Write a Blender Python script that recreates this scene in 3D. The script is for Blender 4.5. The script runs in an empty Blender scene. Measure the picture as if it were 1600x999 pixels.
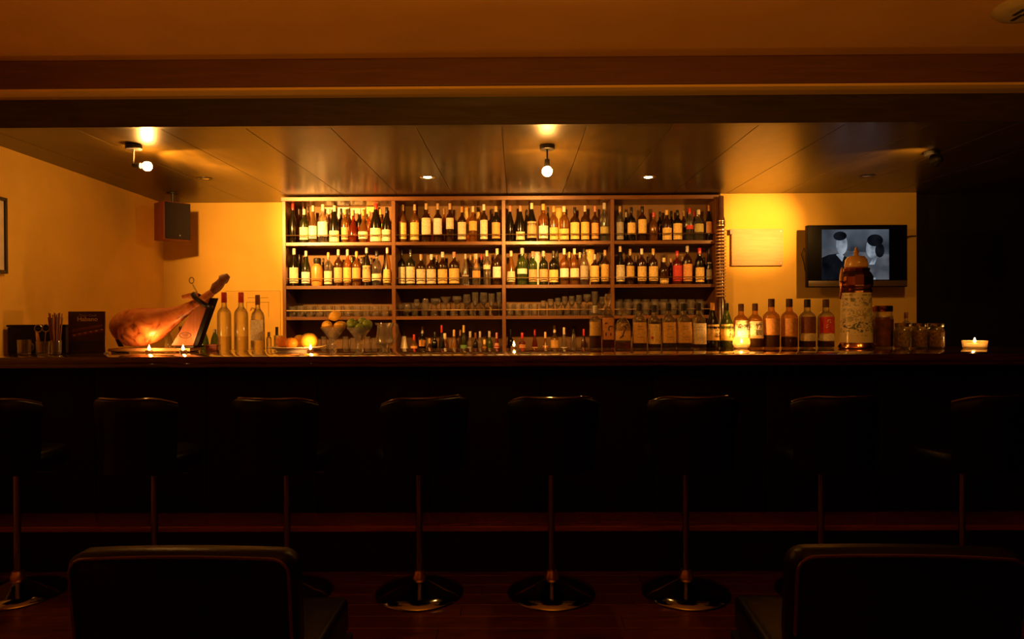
import bpy, math, random
from mathutils import Vector, Matrix, Euler
random.seed(7)
SC = bpy.context.scene
COL = SC.collection
PI = math.pi

# ------------------------------------------------------------------ camera
F = 1067.0                      # focal length in pixels of the 1600 x 999 frame
H = 1.33                        # eye height
YAW, PITCH, ROLL = 0.008, 0.0061, -0.0045
cam_d = bpy.data.cameras.new('camera'); cam = bpy.data.objects.new('camera', cam_d)
COL.objects.link(cam)
cam_d.sensor_width = 36.0; cam_d.lens = 36.0 * F / 1600.0; cam_d.clip_start = 0.05
RM = (Matrix.Rotation(YAW, 3, 'Z') @ Matrix.Rotation(PI / 2 - PITCH, 3, 'X') @ Matrix.Rotation(ROLL, 3, 'Z'))
cam.matrix_world = Matrix.Translation((0, 0, H)) @ RM.to_4x4()
SC.camera = cam

def at(px, py, Y):
    """world point on the vertical plane y = Y seen at that pixel"""
    d = RM @ Vector(((px - 800) / F, -(py - 499.5) / F, -1))
    return Vector((0, 0, H)) + d * (Y / d.y)
def atz(px, py, Z):
    d = RM @ Vector(((px - 800) / F, -(py - 499.5) / F, -1))
    return Vector((0, 0, H)) + d * ((Z - H) / d.z)

# ------------------------------------------------------------------ world, exposure
w = bpy.data.worlds.new('world'); SC.world = w; w.use_nodes = True
w.node_tree.nodes['Background'].inputs[0].default_value = (1, .45, .15, 1)
w.node_tree.nodes['Background'].inputs[1].default_value = 0.0
vs = SC.view_settings
vs.view_transform = 'Standard'; vs.look = 'None'; vs.gamma = 1.0; vs.exposure = 0.0; vs.use_curve_mapping = False
cy = SC.cycles
cy.max_bounces = 10; cy.diffuse_bounces = 4; cy.glossy_bounces = 4; cy.transmission_bounces = 6
cy.transparent_max_bounces = 40; cy.caustics_reflective = False; cy.caustics_refractive = False
cy.sample_clamp_indirect = 8.0

# depths (metres in front of the camera) and heights of the place
Y_BAR, Y_BARB = 3.58, 4.42        # counter front / back edge
Y_SH, Y_SHB = 5.68, 5.98          # bottle shelf front / back
Z_BAR = 1.119
Z_CEIL = 2.334                    # lowered ceiling over the bar
Z_UP = 2.64                       # room ceiling
Z_BACK = 0.93                     # back counter
X_LEFT = -3.12
WARM = (1.0, .43, .085)

def lamp(name, kind, loc, power, color=WARM, radius=.03, target=None, size=None, blend=.5):
    l = bpy.data.lights.new(name, kind); l.energy = power; l.color = color
    l.shadow_soft_size = radius
    o = bpy.data.objects.new(name, l); COL.objects.link(o); o.location = loc
    if kind == 'SPOT':
        l.spot_size = math.radians(size); l.spot_blend = blend
    if target is not None:
        o.rotation_euler = (Vector(target) - Vector(loc)).to_track_quat('-Z', 'Y').to_euler()
    return o

L1 = at(230, 260, 4.05); L2 = at(855, 268, 4.02); L3 = at(1458, 252, 4.10)
T1 = at(512, 342, 5.70); T2 = at(838, 382, 5.70); T3 = at(1184, 356, 5.70)
def aim(L, T, d=.040): return L + (T - L).normalized() * d
A1, A2 = aim(L1, T1), aim(L2, T2)
lamp('spot_light_beam', 'SPOT', A1, 560, target=T1, size=46, blend=1.0)
lamp('spot_light_beam', 'SPOT', A1, 190, target=at(500, 390, 5.70), size=100, blend=1.0)
lamp('spot_light_spill', 'SPOT', A1, 60, target=at(620, 320, 5.70), size=125, blend=.3)
lamp('spot_light_beam', 'SPOT', A2, 190, target=T2, size=46, blend=1.0)
lamp('spot_light_beam', 'SPOT', A2, 90, target=at(850, 400, 5.70), size=110, blend=1.0)
lamp('spot_light_spill', 'SPOT', A2, 26, target=at(830, 350, 5.70), size=150, blend=.25)
lamp('spot_light_beam', 'SPOT', L3, 330, target=T3, size=30, blend=1.0)
lamp('spot_light_beam', 'SPOT', L3, 90, target=at(1165, 385, 5.70), size=58, blend=1.0)
lamp('spot_light_spill', 'SPOT', L3, 18, target=T3, size=110, blend=.3)
# unseen fill lamps, added: one brightens the ceiling, several the things on the bar
lamp('ceiling_fill_light', 'SPOT', (-.2, -.3, 1.2), 215, (1, .40, .04), .10, target=(-.1, .2, 2.2), size=124, blend=.4)
for tx, pw in ((.55, 20), (1.15, 22), (1.75, 22), (2.35, 30), (-1.08, 24), (-1.75, 10)):
    lamp('bar_fill_light', 'SPOT', (tx - .1, 2.2, 2.56), pw, (1, .43, .06), .03, target=(tx, 4.31, 1.20), size=27, blend=.7)
for px in (668, 1013):
    p = atz(px, 277, Z_CEIL)
    lamp('downlight_beam', 'SPOT', (p.x, p.y, Z_CEIL - .012), 16, target=(p.x, p.y + .02, 0), size=95, blend=.8, radius=.02)

# ------------------------------------------------------------------ materials
def nodes(name):
    m = bpy.data.materials.new(name); m.use_nodes = True
    nt = m.node_tree; nt.nodes.clear()
    out = nt.nodes.new('ShaderNodeOutputMaterial')
    return m, nt, out
def pm(name, rgb, rough=.5, metal=0.0, var=.12, scale=14.0, coat=0.0, bump=0.0, emit=None, estr=0.0, spec=.5, coat_rough=.08):
    m, nt, out = nodes(name)
    b = nt.nodes.new('ShaderNodeBsdfPrincipled')
    tc = nt.nodes.new('ShaderNodeTexCoord'); nz = nt.nodes.new('ShaderNodeTexNoise')
    nz.inputs['Scale'].default_value = scale; nz.inputs['Detail'].default_value = 4
    nt.links.new(tc.outputs['Object'], nz.inputs['Vector'])
    cr = nt.nodes.new('ShaderNodeValToRGB')
    a = [max(0, c * (1 - var)) for c in rgb]; z = [min(1, c * (1 + var)) for c in rgb]
    cr.color_ramp.elements[0].position = .3; cr.color_ramp.elements[1].position = .7
    cr.color_ramp.elements[0].color = (*a, 1); cr.color_ramp.elements[1].color = (*z, 1)
    nt.links.new(nz.outputs['Fac'], cr.inputs['Fac']); nt.links.new(cr.outputs['Color'], b.inputs['Base Color'])
    b.inputs['Roughness'].default_value = rough; b.inputs['Metallic'].default_value = metal
    b.inputs['Coat Weight'].default_value = coat; b.inputs['Coat Roughness'].default_value = coat_rough
    b.inputs['Specular IOR Level'].default_value = spec
    if bump:
        bp = nt.nodes.new('ShaderNodeBump'); bp.inputs['Strength'].default_value = bump; bp.inputs['Distance'].default_value = .01
        nt.links.new(nz.outputs['Fac'], bp.inputs['Height']); nt.links.new(bp.outputs['Normal'], b.inputs['Normal'])
    if emit:
        b.inputs['Emission Color'].default_value = (*emit, 1); b.inputs['Emission Strength'].default_value = estr
    nt.links.new(b.outputs[0], out.inputs[0])
    return m
def wood(name, c1, c2, stretch=(1, 12, 12), scale=3.0, rough=.4, coat=0.0, bump=.05, spec=.5, coat_rough=.1, dist=2.5):
    m, nt, out = nodes(name)
    b = nt.nodes.new('ShaderNodeBsdfPrincipled')
    tc = nt.nodes.new('ShaderNodeTexCoord'); mp = nt.nodes.new('ShaderNodeMapping')
    mp.inputs['Scale'].default_value = stretch
    oi = nt.nodes.new('ShaderNodeObjectInfo')
    mul = nt.nodes.new('ShaderNodeMath'); mul.operation = 'MULTIPLY'; mul.inputs[1].default_value = 37.0
    nt.links.new(oi.outputs['Random'], mul.inputs[0])
    nt.links.new(tc.outputs['Object'], mp.inputs['Vector']); nt.links.new(mul.outputs[0], mp.inputs['Location'])
    nz = nt.nodes.new('ShaderNodeTexNoise'); nz.inputs['Scale'].default_value = scale
    nz.inputs['Detail'].default_value = 6; nz.inputs['Distortion'].default_value = dist
    nt.links.new(mp.outputs[0], nz.inputs['Vector'])
    cr = nt.nodes.new('ShaderNodeValToRGB')
    cr.color_ramp.elements[0].position = .32; cr.color_ramp.elements[1].position = .68
    cr.color_ramp.elements[0].color = (*c1, 1); cr.color_ramp.elements[1].color = (*c2, 1)
    nt.links.new(nz.outputs['Fac'], cr.inputs['Fac']); nt.links.new(cr.outputs['Color'], b.inputs['Base Color'])
    b.inputs['Roughness'].default_value = rough; b.inputs['Coat Weight'].default_value = coat
    b.inputs['Coat Roughness'].default_value = coat_rough; b.inputs['Specular IOR Level'].default_value = spec
    if bump:
        bp = nt.nodes.new('ShaderNodeBump'); bp.inputs['Strength'].default_value = bump; bp.inputs['Distance'].default_value = .01
        nt.links.new(nz.outputs['Fac'], bp.inputs['Height']); nt.links.new(bp.outputs['Normal'], b.inputs['Normal'])
    nt.links.new(b.outputs[0], out.inputs[0])
    return m
def glass(name, tint, rough=.03, ior=1.5, body=0.0, edge=.35, refr=0.0):
    """thin glass: tinted see-through with a mirror sheen; body = cloudy scatter, refr = share of true refraction"""
    m, nt, out = nodes(name)
    tr = nt.nodes.new('ShaderNodeBsdfTransparent'); tr.inputs[0].default_value = (*tint, 1)
    gl = nt.nodes.new('ShaderNodeBsdfGlossy'); gl.inputs['Roughness'].default_value = rough
    fr = nt.nodes.new('ShaderNodeFresnel'); fr.inputs[0].default_value = ior
    mn = nt.nodes.new('ShaderNodeMath'); mn.operation = 'MINIMUM'; mn.inputs[1].default_value = edge
    nt.links.new(fr.outputs[0], mn.inputs[0])
    mx = nt.nodes.new('ShaderNodeMixShader')
    src = tr.outputs[0]
    def mixin(src, shader, fac):
        k = nt.nodes.new('ShaderNodeMixShader'); k.inputs[0].default_value = fac
        nt.links.new(src, k.inputs[1]); nt.links.new(shader.outputs[0], k.inputs[2]); return k.outputs[0]
    if body > 0:
        df = nt.nodes.new('ShaderNodeBsdfDiffuse'); df.inputs[0].default_value = (*tint, 1); src = mixin(src, df, body)
    if refr > 0:
        rf = nt.nodes.new('ShaderNodeBsdfGlass'); rf.inputs['Color'].default_value = (*tint, 1); rf.inputs['Roughness'].default_value = 0.0
        rf.inputs['IOR'].default_value = 1.48; src = mixin(src, rf, refr)
    nt.links.new(mn.outputs[0], mx.inputs[0]); nt.links.new(src, mx.inputs[1]); nt.links.new(gl.outputs[0], mx.inputs[2])
    nt.links.new(mx.outputs[0], out.inputs[0])
    return m
def emis(name, rgb, s):
    m, nt, out = nodes(name)
    e = nt.nodes.new('ShaderNodeEmission'); e.inputs[0].default_value = (*rgb, 1); e.inputs[1].default_value = s
    nt.links.new(e.outputs[0], out.inputs[0]); return m

M = {}
M['wall'] = pm('plaster_ochre', (.76, .49, .085), .75, var=.05, scale=5, bump=.04)
M['wall_dark'] = pm('shade_black', (.006, .005, .004), .9, var=.2)  # near-black puts the darkness of the passage side into the wall colour
M['ceil_up'] = pm('plaster_ceiling', (.62, .32, .05), .8, var=.06, scale=3)
M['beam'] = wood('beam_wood', (.10, .036, .007), (.14, .052, .010), (1, 14, 14), 2.5, .55, dist=1.0)
M['trim'] = wood('trim_wood', (.66, .42, .10), (.78, .50, .12), (1, 14, 14), 2.5, .5, dist=1.0)
M['panel'] = wood('ceiling_plywood', (.038, .024, .0035), (.070, .042, .006), (2.2, .7, 2), 1.6, .36, coat=.26, spec=.3, bump=.008, coat_rough=.20, dist=3.5)
M['fascia'] = wood('fascia_wood', (.020, .014, .003), (.045, .028, .005), (.8, 6, 9), 2.0, .4, coat=.2, bump=.01)
M['floor'] = wood('floor_wood', (.05, .012, .004), (.15, .036, .011), (1.2, 14, 14), 2.2, .28, coat=.25, bump=.06, coat_rough=.2)
M['floor_gap'] = pm('floor_underlay', (.006, .003, .002), .8)
M['counter'] = wood('counter_wood', (.055, .018, .006), (.12, .042, .013), (1, 10, 10), 2.4, .16, coat=.8, bump=.006, coat_rough=.05)
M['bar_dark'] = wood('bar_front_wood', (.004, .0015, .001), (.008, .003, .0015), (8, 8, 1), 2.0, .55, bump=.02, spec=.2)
M['ledge'] = wood('ledge_wood', (.20, .046, .010), (.36, .09, .022), (1, 14, 14), 2.4, .25, coat=.9, bump=.03)
M['shelf'] = wood('shelf_wood', (.13, .046, .010), (.20, .075, .016), (1, 9, 9), 2.4, .38, coat=.25, bump=.01, coat_rough=.2)
M['shelf_v'] = wood('shelf_wood_upright', (.13, .046, .010), (.20, .075, .016), (9, 9, 1), 2.4, .38, coat=.25, bump=.01, coat_rough=.2)
M['shelf_back'] = pm('shelf_back_brown', (.20, .105, .034), .7, var=.12, scale=4)
M['brass'] = pm('brass_rail', (.72, .46, .2), .28, metal=1, var=.05)
M['chrome'] = pm('chrome', (.32, .30, .28), .10, metal=1, var=.03)
M['collar'] = pm('polished_brass', (.95, .66, .34), .30, metal=1, var=.04)
M['steel'] = pm('steel', (.6, .57, .52), .25, metal=1, var=.05)
M['copper'] = pm('copper', (.62, .28, .12), .16, metal=1, var=.06)
M['black'] = pm('black_matt', (.012, .011, .010), .5, var=.2)
M['black_gloss'] = pm('black_gloss', (.003, .003, .003), .45, spec=.04, var=.1)
M['iron'] = pm('black_iron', (.015, .013, .012), .35, metal=.4, var=.2)
M['leather'] = pm('black_leather', (.004, .0025, .0018), .36, spec=.14, var=.25, scale=60, bump=.12)
M['piping'] = pm('brown_rim_highlight', (.05, .012, .005), .12, var=.2, coat=1.0)  # brown puts the warm rim highlight into the colour
M['speaker_wood'] = wood('speaker_cherry', (.22, .045, .015), (.32, .07, .022), (9, 9, 1), 2.0, .4)
M['grille'] = pm('speaker_grille', (.016, .008, .006), .85, var=.4, scale=300)
M['bulb'] = emis('bulb_glow', WARM, 520)
M['bulb_dim'] = emis('bulb_glow_dim', WARM, 420)
M['bulb_small'] = emis('halogen_glow', (1, .6, .25), 22)
M['flame'] = emis('flame', (1, .52, .14), 60)
M['wax'] = pm('candle_wax', (.85, .75, .55), .5, emit=(1, .45, .10), estr=2.2)
M['text_dark'] = pm('ink_black', (.02, .012, .01), .6)
M['text_pale'] = pm('ink_pale', (.80, .72, .62), .6)
M['ink_red'] = pm('ink_red', (.55, .05, .03), .6)
LAB = {'cream': (.82, .72, .50), 'white': (.90, .87, .80), 'yellow': (.82, .58, .19), 'gold': (.68, .45, .12), 'tan': (.58, .38, .19),
       'orange': (.74, .36, .11), 'red': (.60, .04, .03), 'grey': (.42, .38, .30), 'black': (.02, .018, .016), 'amber': (.70, .40, .10),
       'brown': (.22, .07, .025), 'pink': (.7, .3, .22), 'silver': (.6, .56, .5), 'green': (.12, .26, .08), 'olive': (.42, .36, .12), 'umber': (.07, .028, .012)}
for k, c in LAB.items():
    M['lab_' + k] = pm('paper_' + k, c, .6, var=.22, scale=80)
    M['cap_' + k] = pm('cap_' + k, c, .32, var=.06, coat=.3)
GL = {'clear': (.93, .92, .87), 'amber': (.72, .36, .08), 'brown': (.26, .11, .03), 'green': (.30, .46, .12),
      'dark': (.075, .058, .026), 'red': (.62, .10, .03), 'gold': (.88, .62, .22), 'olive': (.14, .16, .045), 'black': (.02, .018, .014)}
for k, c in GL.items():
    M['gl_' + k] = glass('glass_' + k, c, rough=.13, ior=1.5 if k == 'clear' else 1.65, body=.05 if k in ('clear', 'gold') else .10, edge=.30 if k == 'clear' else .4, refr=.45 if k == 'clear' else 0.0)
M['gl_ware'] = glass('glassware', (.98, .97, .94), rough=.10, ior=1.55, body=.055, edge=.35, refr=.5)
M['gl_bar'] = glass('cut_glass', (.98, .96, .92), rough=.12, ior=1.6, body=.13, edge=.45, refr=.35)
M['gl_pane'] = glass('acrylic', (.96, .95, .92), ior=1.3)
M['liq_amber'] = glass('liquid_amber', (.62, .27, .05), ior=1.1, body=.12)
M['liq_dark'] = glass('liquid_dark', (.22, .06, .015), ior=1.1, body=.10)
M['liq_red'] = glass('liquid_red', (.40, .06, .02), ior=1.1, body=.15)
M['liq_clear'] = glass('liquid_clear', (.90, .86, .74), ior=1.1)

# ------------------------------------------------------------------ mesh helpers
class MB:
    def __init__(s): s.v = []; s.f = []; s.mi = []; s.cur = 0
    def add(s, vs, fs):
        n = len(s.v); s.v += [tuple(v) for v in vs]
        for f in fs: s.f.append([i + n for i in f]); s.mi.append(s.cur)
        return s
    def box(s, x0, x1, y0, y1, z0, z1):
        v = [(x, y, z) for z in (z0, z1) for y in (y0, y1) for x in (x0, x1)]
        return s.add(v, [(0, 2, 3, 1), (4, 5, 7, 6), (0, 1, 5, 4), (2, 6, 7, 3), (0, 4, 6, 2), (1, 3, 7, 5)])
    def lathe(s, prof, n=16, cx=0, cy=0, cz=0, sec=None, cap=(True, True)):
        v = []
        for r, z in prof:
            for i in range(n):
                a = 2 * PI * i / n
                k = sec(a, z) if sec else 1.0
                v.append((cx + r * k * math.cos(a), cy + r * k * math.sin(a), cz + z))
        f = []
        for j in range(len(prof) - 1):
            for i in range(n):
                i2 = (i + 1) % n
                f.append((j * n + i, j * n + i2, (j + 1) * n + i2, (j + 1) * n + i))
        if cap[0]: f.append(tuple(reversed(range(n))))
        if cap[1]: f.append(tuple(range((len(prof) - 1) * n, len(prof) * n)))
        return s.add(v, f)
    def tube(s, pts, rad, n=8, flat=1.0, caps=True, up=(0, 1, 0)):
        pts = [Vector(p) for p in pts]
        rads = rad if isinstance(rad, (list, tuple)) else [rad] * len(pts)
        v = []; f = []
        for k, p in enumerate(pts):
            t = (pts[min(k + 1, len(pts) - 1)] - pts[max(k - 1, 0)]).normalized()
            u = Vector(up)
            if abs(t.dot(u)) > .95: u = Vector((1, 0, 0)) if abs(t.x) < .9 else Vector((0, 0, 1))
            a = t.cross(u).normalized(); b = a.cross(t).normalized()
            for i in range(n):
                g = 2 * PI * i / n
                v.append(p + rads[k] * (a * math.cos(g) + b * math.sin(g) * flat))
        for k in range(len(pts) - 1):
            for i in range(n):
                j = (i + 1) % n
                f.append((k * n + i, k * n + j, (k + 1) * n + j, (k + 1) * n + i))
        if caps:
            f.append(tuple(reversed(range(n)))); f.append(tuple(range((len(pts) - 1) * n, len(pts) * n)))
        return s.add(v, f)
    def prism(s, poly, y0, y1):
        """polygon of (x, z) points extruded along y"""
        n = len(poly)
        v = [(x, y0, z) for x, z in poly] + [(x, y1, z) for x, z in poly]
        f = [tuple(range(n)), tuple(reversed(range(n, 2 * n)))]
        for i in range(n):
            j = (i + 1) % n
            f.append((j, i, n + i, n + j))
        return s.add(v, f)
    def build(s, name, mat, parent=None, smooth=True, bevel=0.0, seg=2, ang=35):
        me = bpy.data.meshes.new(name); me.from_pydata(s.v, [], s.f); me.update()
        for m in (mat if isinstance(mat, list) else [mat]): me.materials.append(m)
        for p, mi in zip(me.polygons, s.mi): p.material_index = mi; p.use_smooth = smooth
        import bmesh
        bm = bmesh.new(); bm.from_mesh(me); bmesh.ops.recalc_face_normals(bm, faces=bm.faces)
        if bevel > 0:
            es = [e for e in bm.edges if len(e.link_faces) == 2 and e.calc_face_angle() > math.radians(40)]
            bmesh.ops.bevel(bm, geom=es, offset=bevel, segments=seg, affect='EDGES', profile=.6)
        if smooth:
            for f in bm.faces: f.smooth = True
            for e in bm.edges:
                if len(e.link_faces) == 2 and e.calc_face_angle() > math.radians(ang): e.smooth = False
        bm.to_mesh(me); bm.free()
        o = bpy.data.objects.new(name, me); COL.objects.link(o)
        if parent: o.parent = parent
        return o
def tag(o, label=None, cat=None, group=None, kind=None):
    if label: o['label'] = label
    if cat: o['category'] = cat
    if group: o['group'] = group
    if kind: o['kind'] = kind
    return o
def thing(name, label, cat, loc=(0, 0, 0), rz=0.0, group=None):
    o = bpy.data.objects.new(name, None); COL.objects.link(o); o.empty_display_size = .05
    o.location = loc; o.rotation_euler = (0, 0, rz)
    return tag(o, label, cat, group)
def struct(name, mb, mat, **k): return tag(mb.build(name, mat, **k), kind='structure')
def text_mesh(name, s, size, mat, parent, loc, rot=(PI / 2, 0, 0), depth=.0006, width=None, shear=0.0, offset=0.0):
    c = bpy.data.curves.new(name, 'FONT'); c.body = s; c.size = size; c.align_x = 'CENTER'; c.align_y = 'CENTER'
    c.extrude = depth; c.shear = shear; c.resolution_u = 2; c.offset = offset
    o = bpy.data.objects.new(name, c); COL.objects.link(o)
    bpy.context.view_layer.update()
    me = bpy.data.meshes.new_from_object(o.evaluated_get(bpy.context.evaluated_depsgraph_get()))
    bpy.data.objects.remove(o); bpy.data.curves.remove(c)
    me.materials.clear(); me.materials.append(mat)
    r = bpy.data.objects.new(name, me); COL.objects.link(r); r.parent = parent; r.location = loc; r.rotation_euler = rot
    if width:
        wd = max(v.co.x for v in me.vertices) - min(v.co.x for v in me.vertices)
        k = width / max(wd, 1e-6)
        for v in me.vertices: v.co.x *= k
    return r
ORD = 'first second third fourth fifth sixth seventh eighth ninth tenth eleventh twelfth thirteenth fourteenth fifteenth sixteenth seventeenth eighteenth nineteenth'.split()
TENS = {2: ('twentieth', 'twenty'), 3: ('thirtieth', 'thirty'), 4: ('fortieth', 'forty'), 5: ('fiftieth', 'fifty')}
def nth(i):
    if i <= 19: return ORD[i - 1]
    t, u = divmod(i, 10)
    return TENS[t][0] if u == 0 else TENS[t][1] + '-' + ORD[u - 1]

# ================================================================== STRUCTURE
m = MB().box(-3.4, 5.2, -3.2, 6.4, -.06, -.012); floor = struct('floor', m, M['floor_gap'])
PW = .118
plank_me = {}
row = 0; y = Y_BAR + .02
while y > 1.0:
    y0 = y - PW
    x = -3.1 + (row * .71) % 1.5 - 1.5
    while x < 3.6:
        L = 1.5
        a, b = max(x, -3.1), min(x + L, 3.6)
        if b - a > .1:
            key = round(b - a, 3)
            if key not in plank_me:
                hl = key / 2 - .0015
                o = MB().box(-hl, hl, -PW / 2 + .0016, PW / 2 - .0016, -.012, 0).build('plank', M['floor'], floor, bevel=.0012, seg=1)
                plank_me[key] = o.data
            else:
                o = bpy.data.objects.new('plank', plank_me[key]); COL.objects.link(o); o.parent = floor
            o.location = ((a + b) / 2, y0 + PW / 2, 0)
        x += L
    y = y0; row += 1
o = MB().box(-3.1, 3.6, -3.0, y - .003, -.012, 0).build('plank_field', M['floor'], floor); o['kind'] = 'stuff'
o = MB().box(3.602, 5.0, -3.0, 5.8, -.012, 0).build('plank_field', M['floor'], floor); o['kind'] = 'stuff'
o = MB().box(-3.1, 3.6, Y_BAR + .022, 5.98, -.012, 0).build('plank_field', M['floor'], floor); o['kind'] = 'stuff'

# left wall: a slight slant, seen beyond the beam
wl_a = atz(0, 228, Z_CEIL); wl_b = atz(248, 315, Z_CEIL)
sl = (wl_b.x - wl_a.x) / (wl_b.y - wl_a.y)
def wallx(y): return wl_b.x + sl * (y - wl_b.y)
Y_WB = 6.0
m = MB()
ya, yb = 3.4, Y_WB
xa, xb = wallx(ya), wallx(yb)
m.add([(xa, ya, 0), (xb, yb, 0), (xb, yb, Z_UP + .1), (xa, ya, Z_UP + .1), (xa - .12, ya, 0), (xb - .12, yb, 0), (xb - .12, yb, Z_UP + .1), (xa - .12, ya, Z_UP + .1)],
      [(0, 1, 2, 3), (5, 4, 7, 6), (4, 0, 3, 7), (1, 5, 6, 2), (3, 2, 6, 7), (4, 5, 1, 0)])
struct('wall_left', m, M['wall'], smooth=False)
struct('wall_left_front', MB().box(wallx(3.4) - .13, wallx(3.4), -3.1, 3.4, 0, Z_UP + .1), M['wall'], smooth=False)
struct('wall_back', MB().box(xb - .12, 3.3, Y_WB, Y_WB + .12, 0, Z_CEIL + .1), M['wall'], smooth=False)
xr0 = at(1126, 400, 5.70).x; xr1 = at(1432, 400, 5.70).x
struct('wall_right_back', MB().box(xr0, xr1, 5.70, Y_WB - .001, 0, Z_CEIL + .02), M['wall'], smooth=False)
struct('wall_passage_shade', MB().box(xr1, 5.2, 5.78, 5.9, 0, Z_UP + .1), M['wall_dark'], smooth=False)  # black panel standing in for the unlit passage opening
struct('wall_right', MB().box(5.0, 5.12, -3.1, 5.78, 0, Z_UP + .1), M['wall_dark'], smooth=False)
struct('wall_front', MB().box(-3.6, 5.12, -3.2, -3.1, 0, Z_UP + .1), M['wall'], smooth=False)
struct('ceiling', MB().box(-3.7, 5.2, -3.2, 3.62, Z_UP, Z_UP + .12), M['ceil_up'], smooth=False)
zb0 = at(800, 151, 3.60).z; yb0 = atz(800, 137.5, zb0).y
struct('trim_1', MB().box(-3.6, 5.1, yb0, 3.62, zb0 + .012, Z_UP), M['beam'], smooth=False, bevel=.012, seg=3)
struct('trim_2', MB().box(-3.6, 5.1, yb0 + .003, 3.60, zb0, zb0 + .012), M['trim'], smooth=False)
struct('trim_3', MB().box(-3.6, 5.1, 3.60, 3.64, Z_CEIL, zb0 + .02), M['fascia'], smooth=False)
lc = struct('ceiling_lowered', MB().box(-3.6, 5.1, 3.62, 6.12, Z_CEIL + .012, Z_CEIL + .06), M['floor_gap'], smooth=False)
seam = atz(445, 303, Z_CEIL).x
PWD = .455
k = -3
x = seam + k * PWD
pan = None
while x < 5.0:
    o = bpy.data.objects.new('panel', pan.data) if pan else MB().box(-PWD / 2 + .0018, PWD / 2 - .0018, -1.22, 1.25, 0, .011).build('panel', M['panel'], lc, bevel=.001, seg=1)
    if pan: COL.objects.link(o); o.parent = lc
    pan = pan or o
    o.location = (x + PWD / 2, 4.86, Z_CEIL)
    x += PWD

# ================================================================== BAR COUNTER
bar = thing('bar_counter', 'long dark glossy wooden bar counter running across the room', 'bar counter', (0, Y_BAR, 0))
XL = wallx(4.42) + .06
m = MB().box(XL, 4.7, 0, Y_BARB - Y_BAR, Z_BAR - .036, Z_BAR); m.build('countertop', M['counter'], bar, bevel=.004)
m = MB().box(XL, 4.7, .012, .06, Z_BAR - .058, Z_BAR - .0365); m.build('edge_moulding', M['counter'], bar, bevel=.003)
PX = .62
x = XL + .01; pn = None
MB().box(XL, 4.7, .245, .27, 0, Z_BAR - .037).build('leak_backing', M['bar_dark'], bar)  # backing added to block light through the panel gaps
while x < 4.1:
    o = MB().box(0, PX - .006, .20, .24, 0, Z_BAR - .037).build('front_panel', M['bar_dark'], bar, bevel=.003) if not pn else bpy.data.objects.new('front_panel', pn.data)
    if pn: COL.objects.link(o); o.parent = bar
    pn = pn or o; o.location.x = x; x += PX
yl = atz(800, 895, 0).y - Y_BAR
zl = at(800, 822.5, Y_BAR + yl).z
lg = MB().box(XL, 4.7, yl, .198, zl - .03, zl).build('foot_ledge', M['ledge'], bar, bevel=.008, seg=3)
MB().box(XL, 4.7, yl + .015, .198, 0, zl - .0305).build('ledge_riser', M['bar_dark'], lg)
# back counter
bc = thing('back_counter', 'low dark wooden back counter beneath the bottle shelves', 'counter', (0, 5.42, 0))
MB().box(-2.95, xr0 - .004, 0, .56, Z_BACK - .035, Z_BACK).build('countertop', M['counter'], bc, bevel=.003)
x = -2.9
while x < 1.1:
    o = MB().box(0, .60, .04, .54, .08, Z_BACK - .036).build('cabinet_box', M['bar_dark'], bc); o.location.x = x
    o2 = MB().box(.01, .59, .02, .039, .10, Z_BACK - .05).build('door', M['shelf_v'], bc, bevel=.002); o2.location.x = x
    MB().tube([(.50, .005, .62), (.50, .005, .74)], .006).build('handle', M['steel'], o2)
    x += .605
MB().box(-2.9, 1.32, .08, .50, 0, .079).build('plinth', M['black'], bc)

# ================================================================== BOTTLE SHELF
sh = thing('bottle_shelf', 'tall dark wood back bar shelf of four bays filled with bottles', 'shelf', (0, Y_SH, 0))
def xs(px): return at(px, 400, Y_SH).x
def zs(py): return at(790, py, Y_SH).z
ROWZ = [zs(377.2), zs(445.3), zs(493.8)]          # tops of the three boards
ZT = zs(306.5)
DEP = Y_SHB - Y_SH
posts = [(441, 446.5), (612, 617.8), (784.3, 790), (954.3, 960), (1118, 1124)]
for i, (a, b) in enumerate(posts):
    MB().box(xs(a), xs(b), 0, DEP, Z_BACK + .001, ZT - .0335).build('side_panel' if i in (0, 4) else 'divider', M['shelf_v'], sh, smooth=False, bevel=.0015, seg=1)
MB().box(xs(440), xs(1124.5), -.006, DEP, ZT - .033, ZT).build('top_board', M['shelf'], sh, smooth=False, bevel=.0015, seg=1)
MB().box(xs(441), xs(1124), DEP + .0005, DEP + .012, Z_BACK + .001, ZT).build('back_panel', M['shelf_back'], sh, smooth=False)
for bi in range(4):
    a, b = xs(posts[bi][1]) + .0003, xs(posts[bi + 1][0]) - .0003
    for zr in ROWZ:
        MB().box(a, b, .001, DEP, zr - .028, zr).build('shelf_board', M['shelf'], sh, smooth=False, bevel=.0015, seg=1)
    for zr, hh in zip(ROWZ, (.058, .058, .05)):
        MB().tube([(a, .004, zr + hh), (b, .004, zr + hh)], .0042, 8).build('rail', M['brass'], sh)

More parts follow.
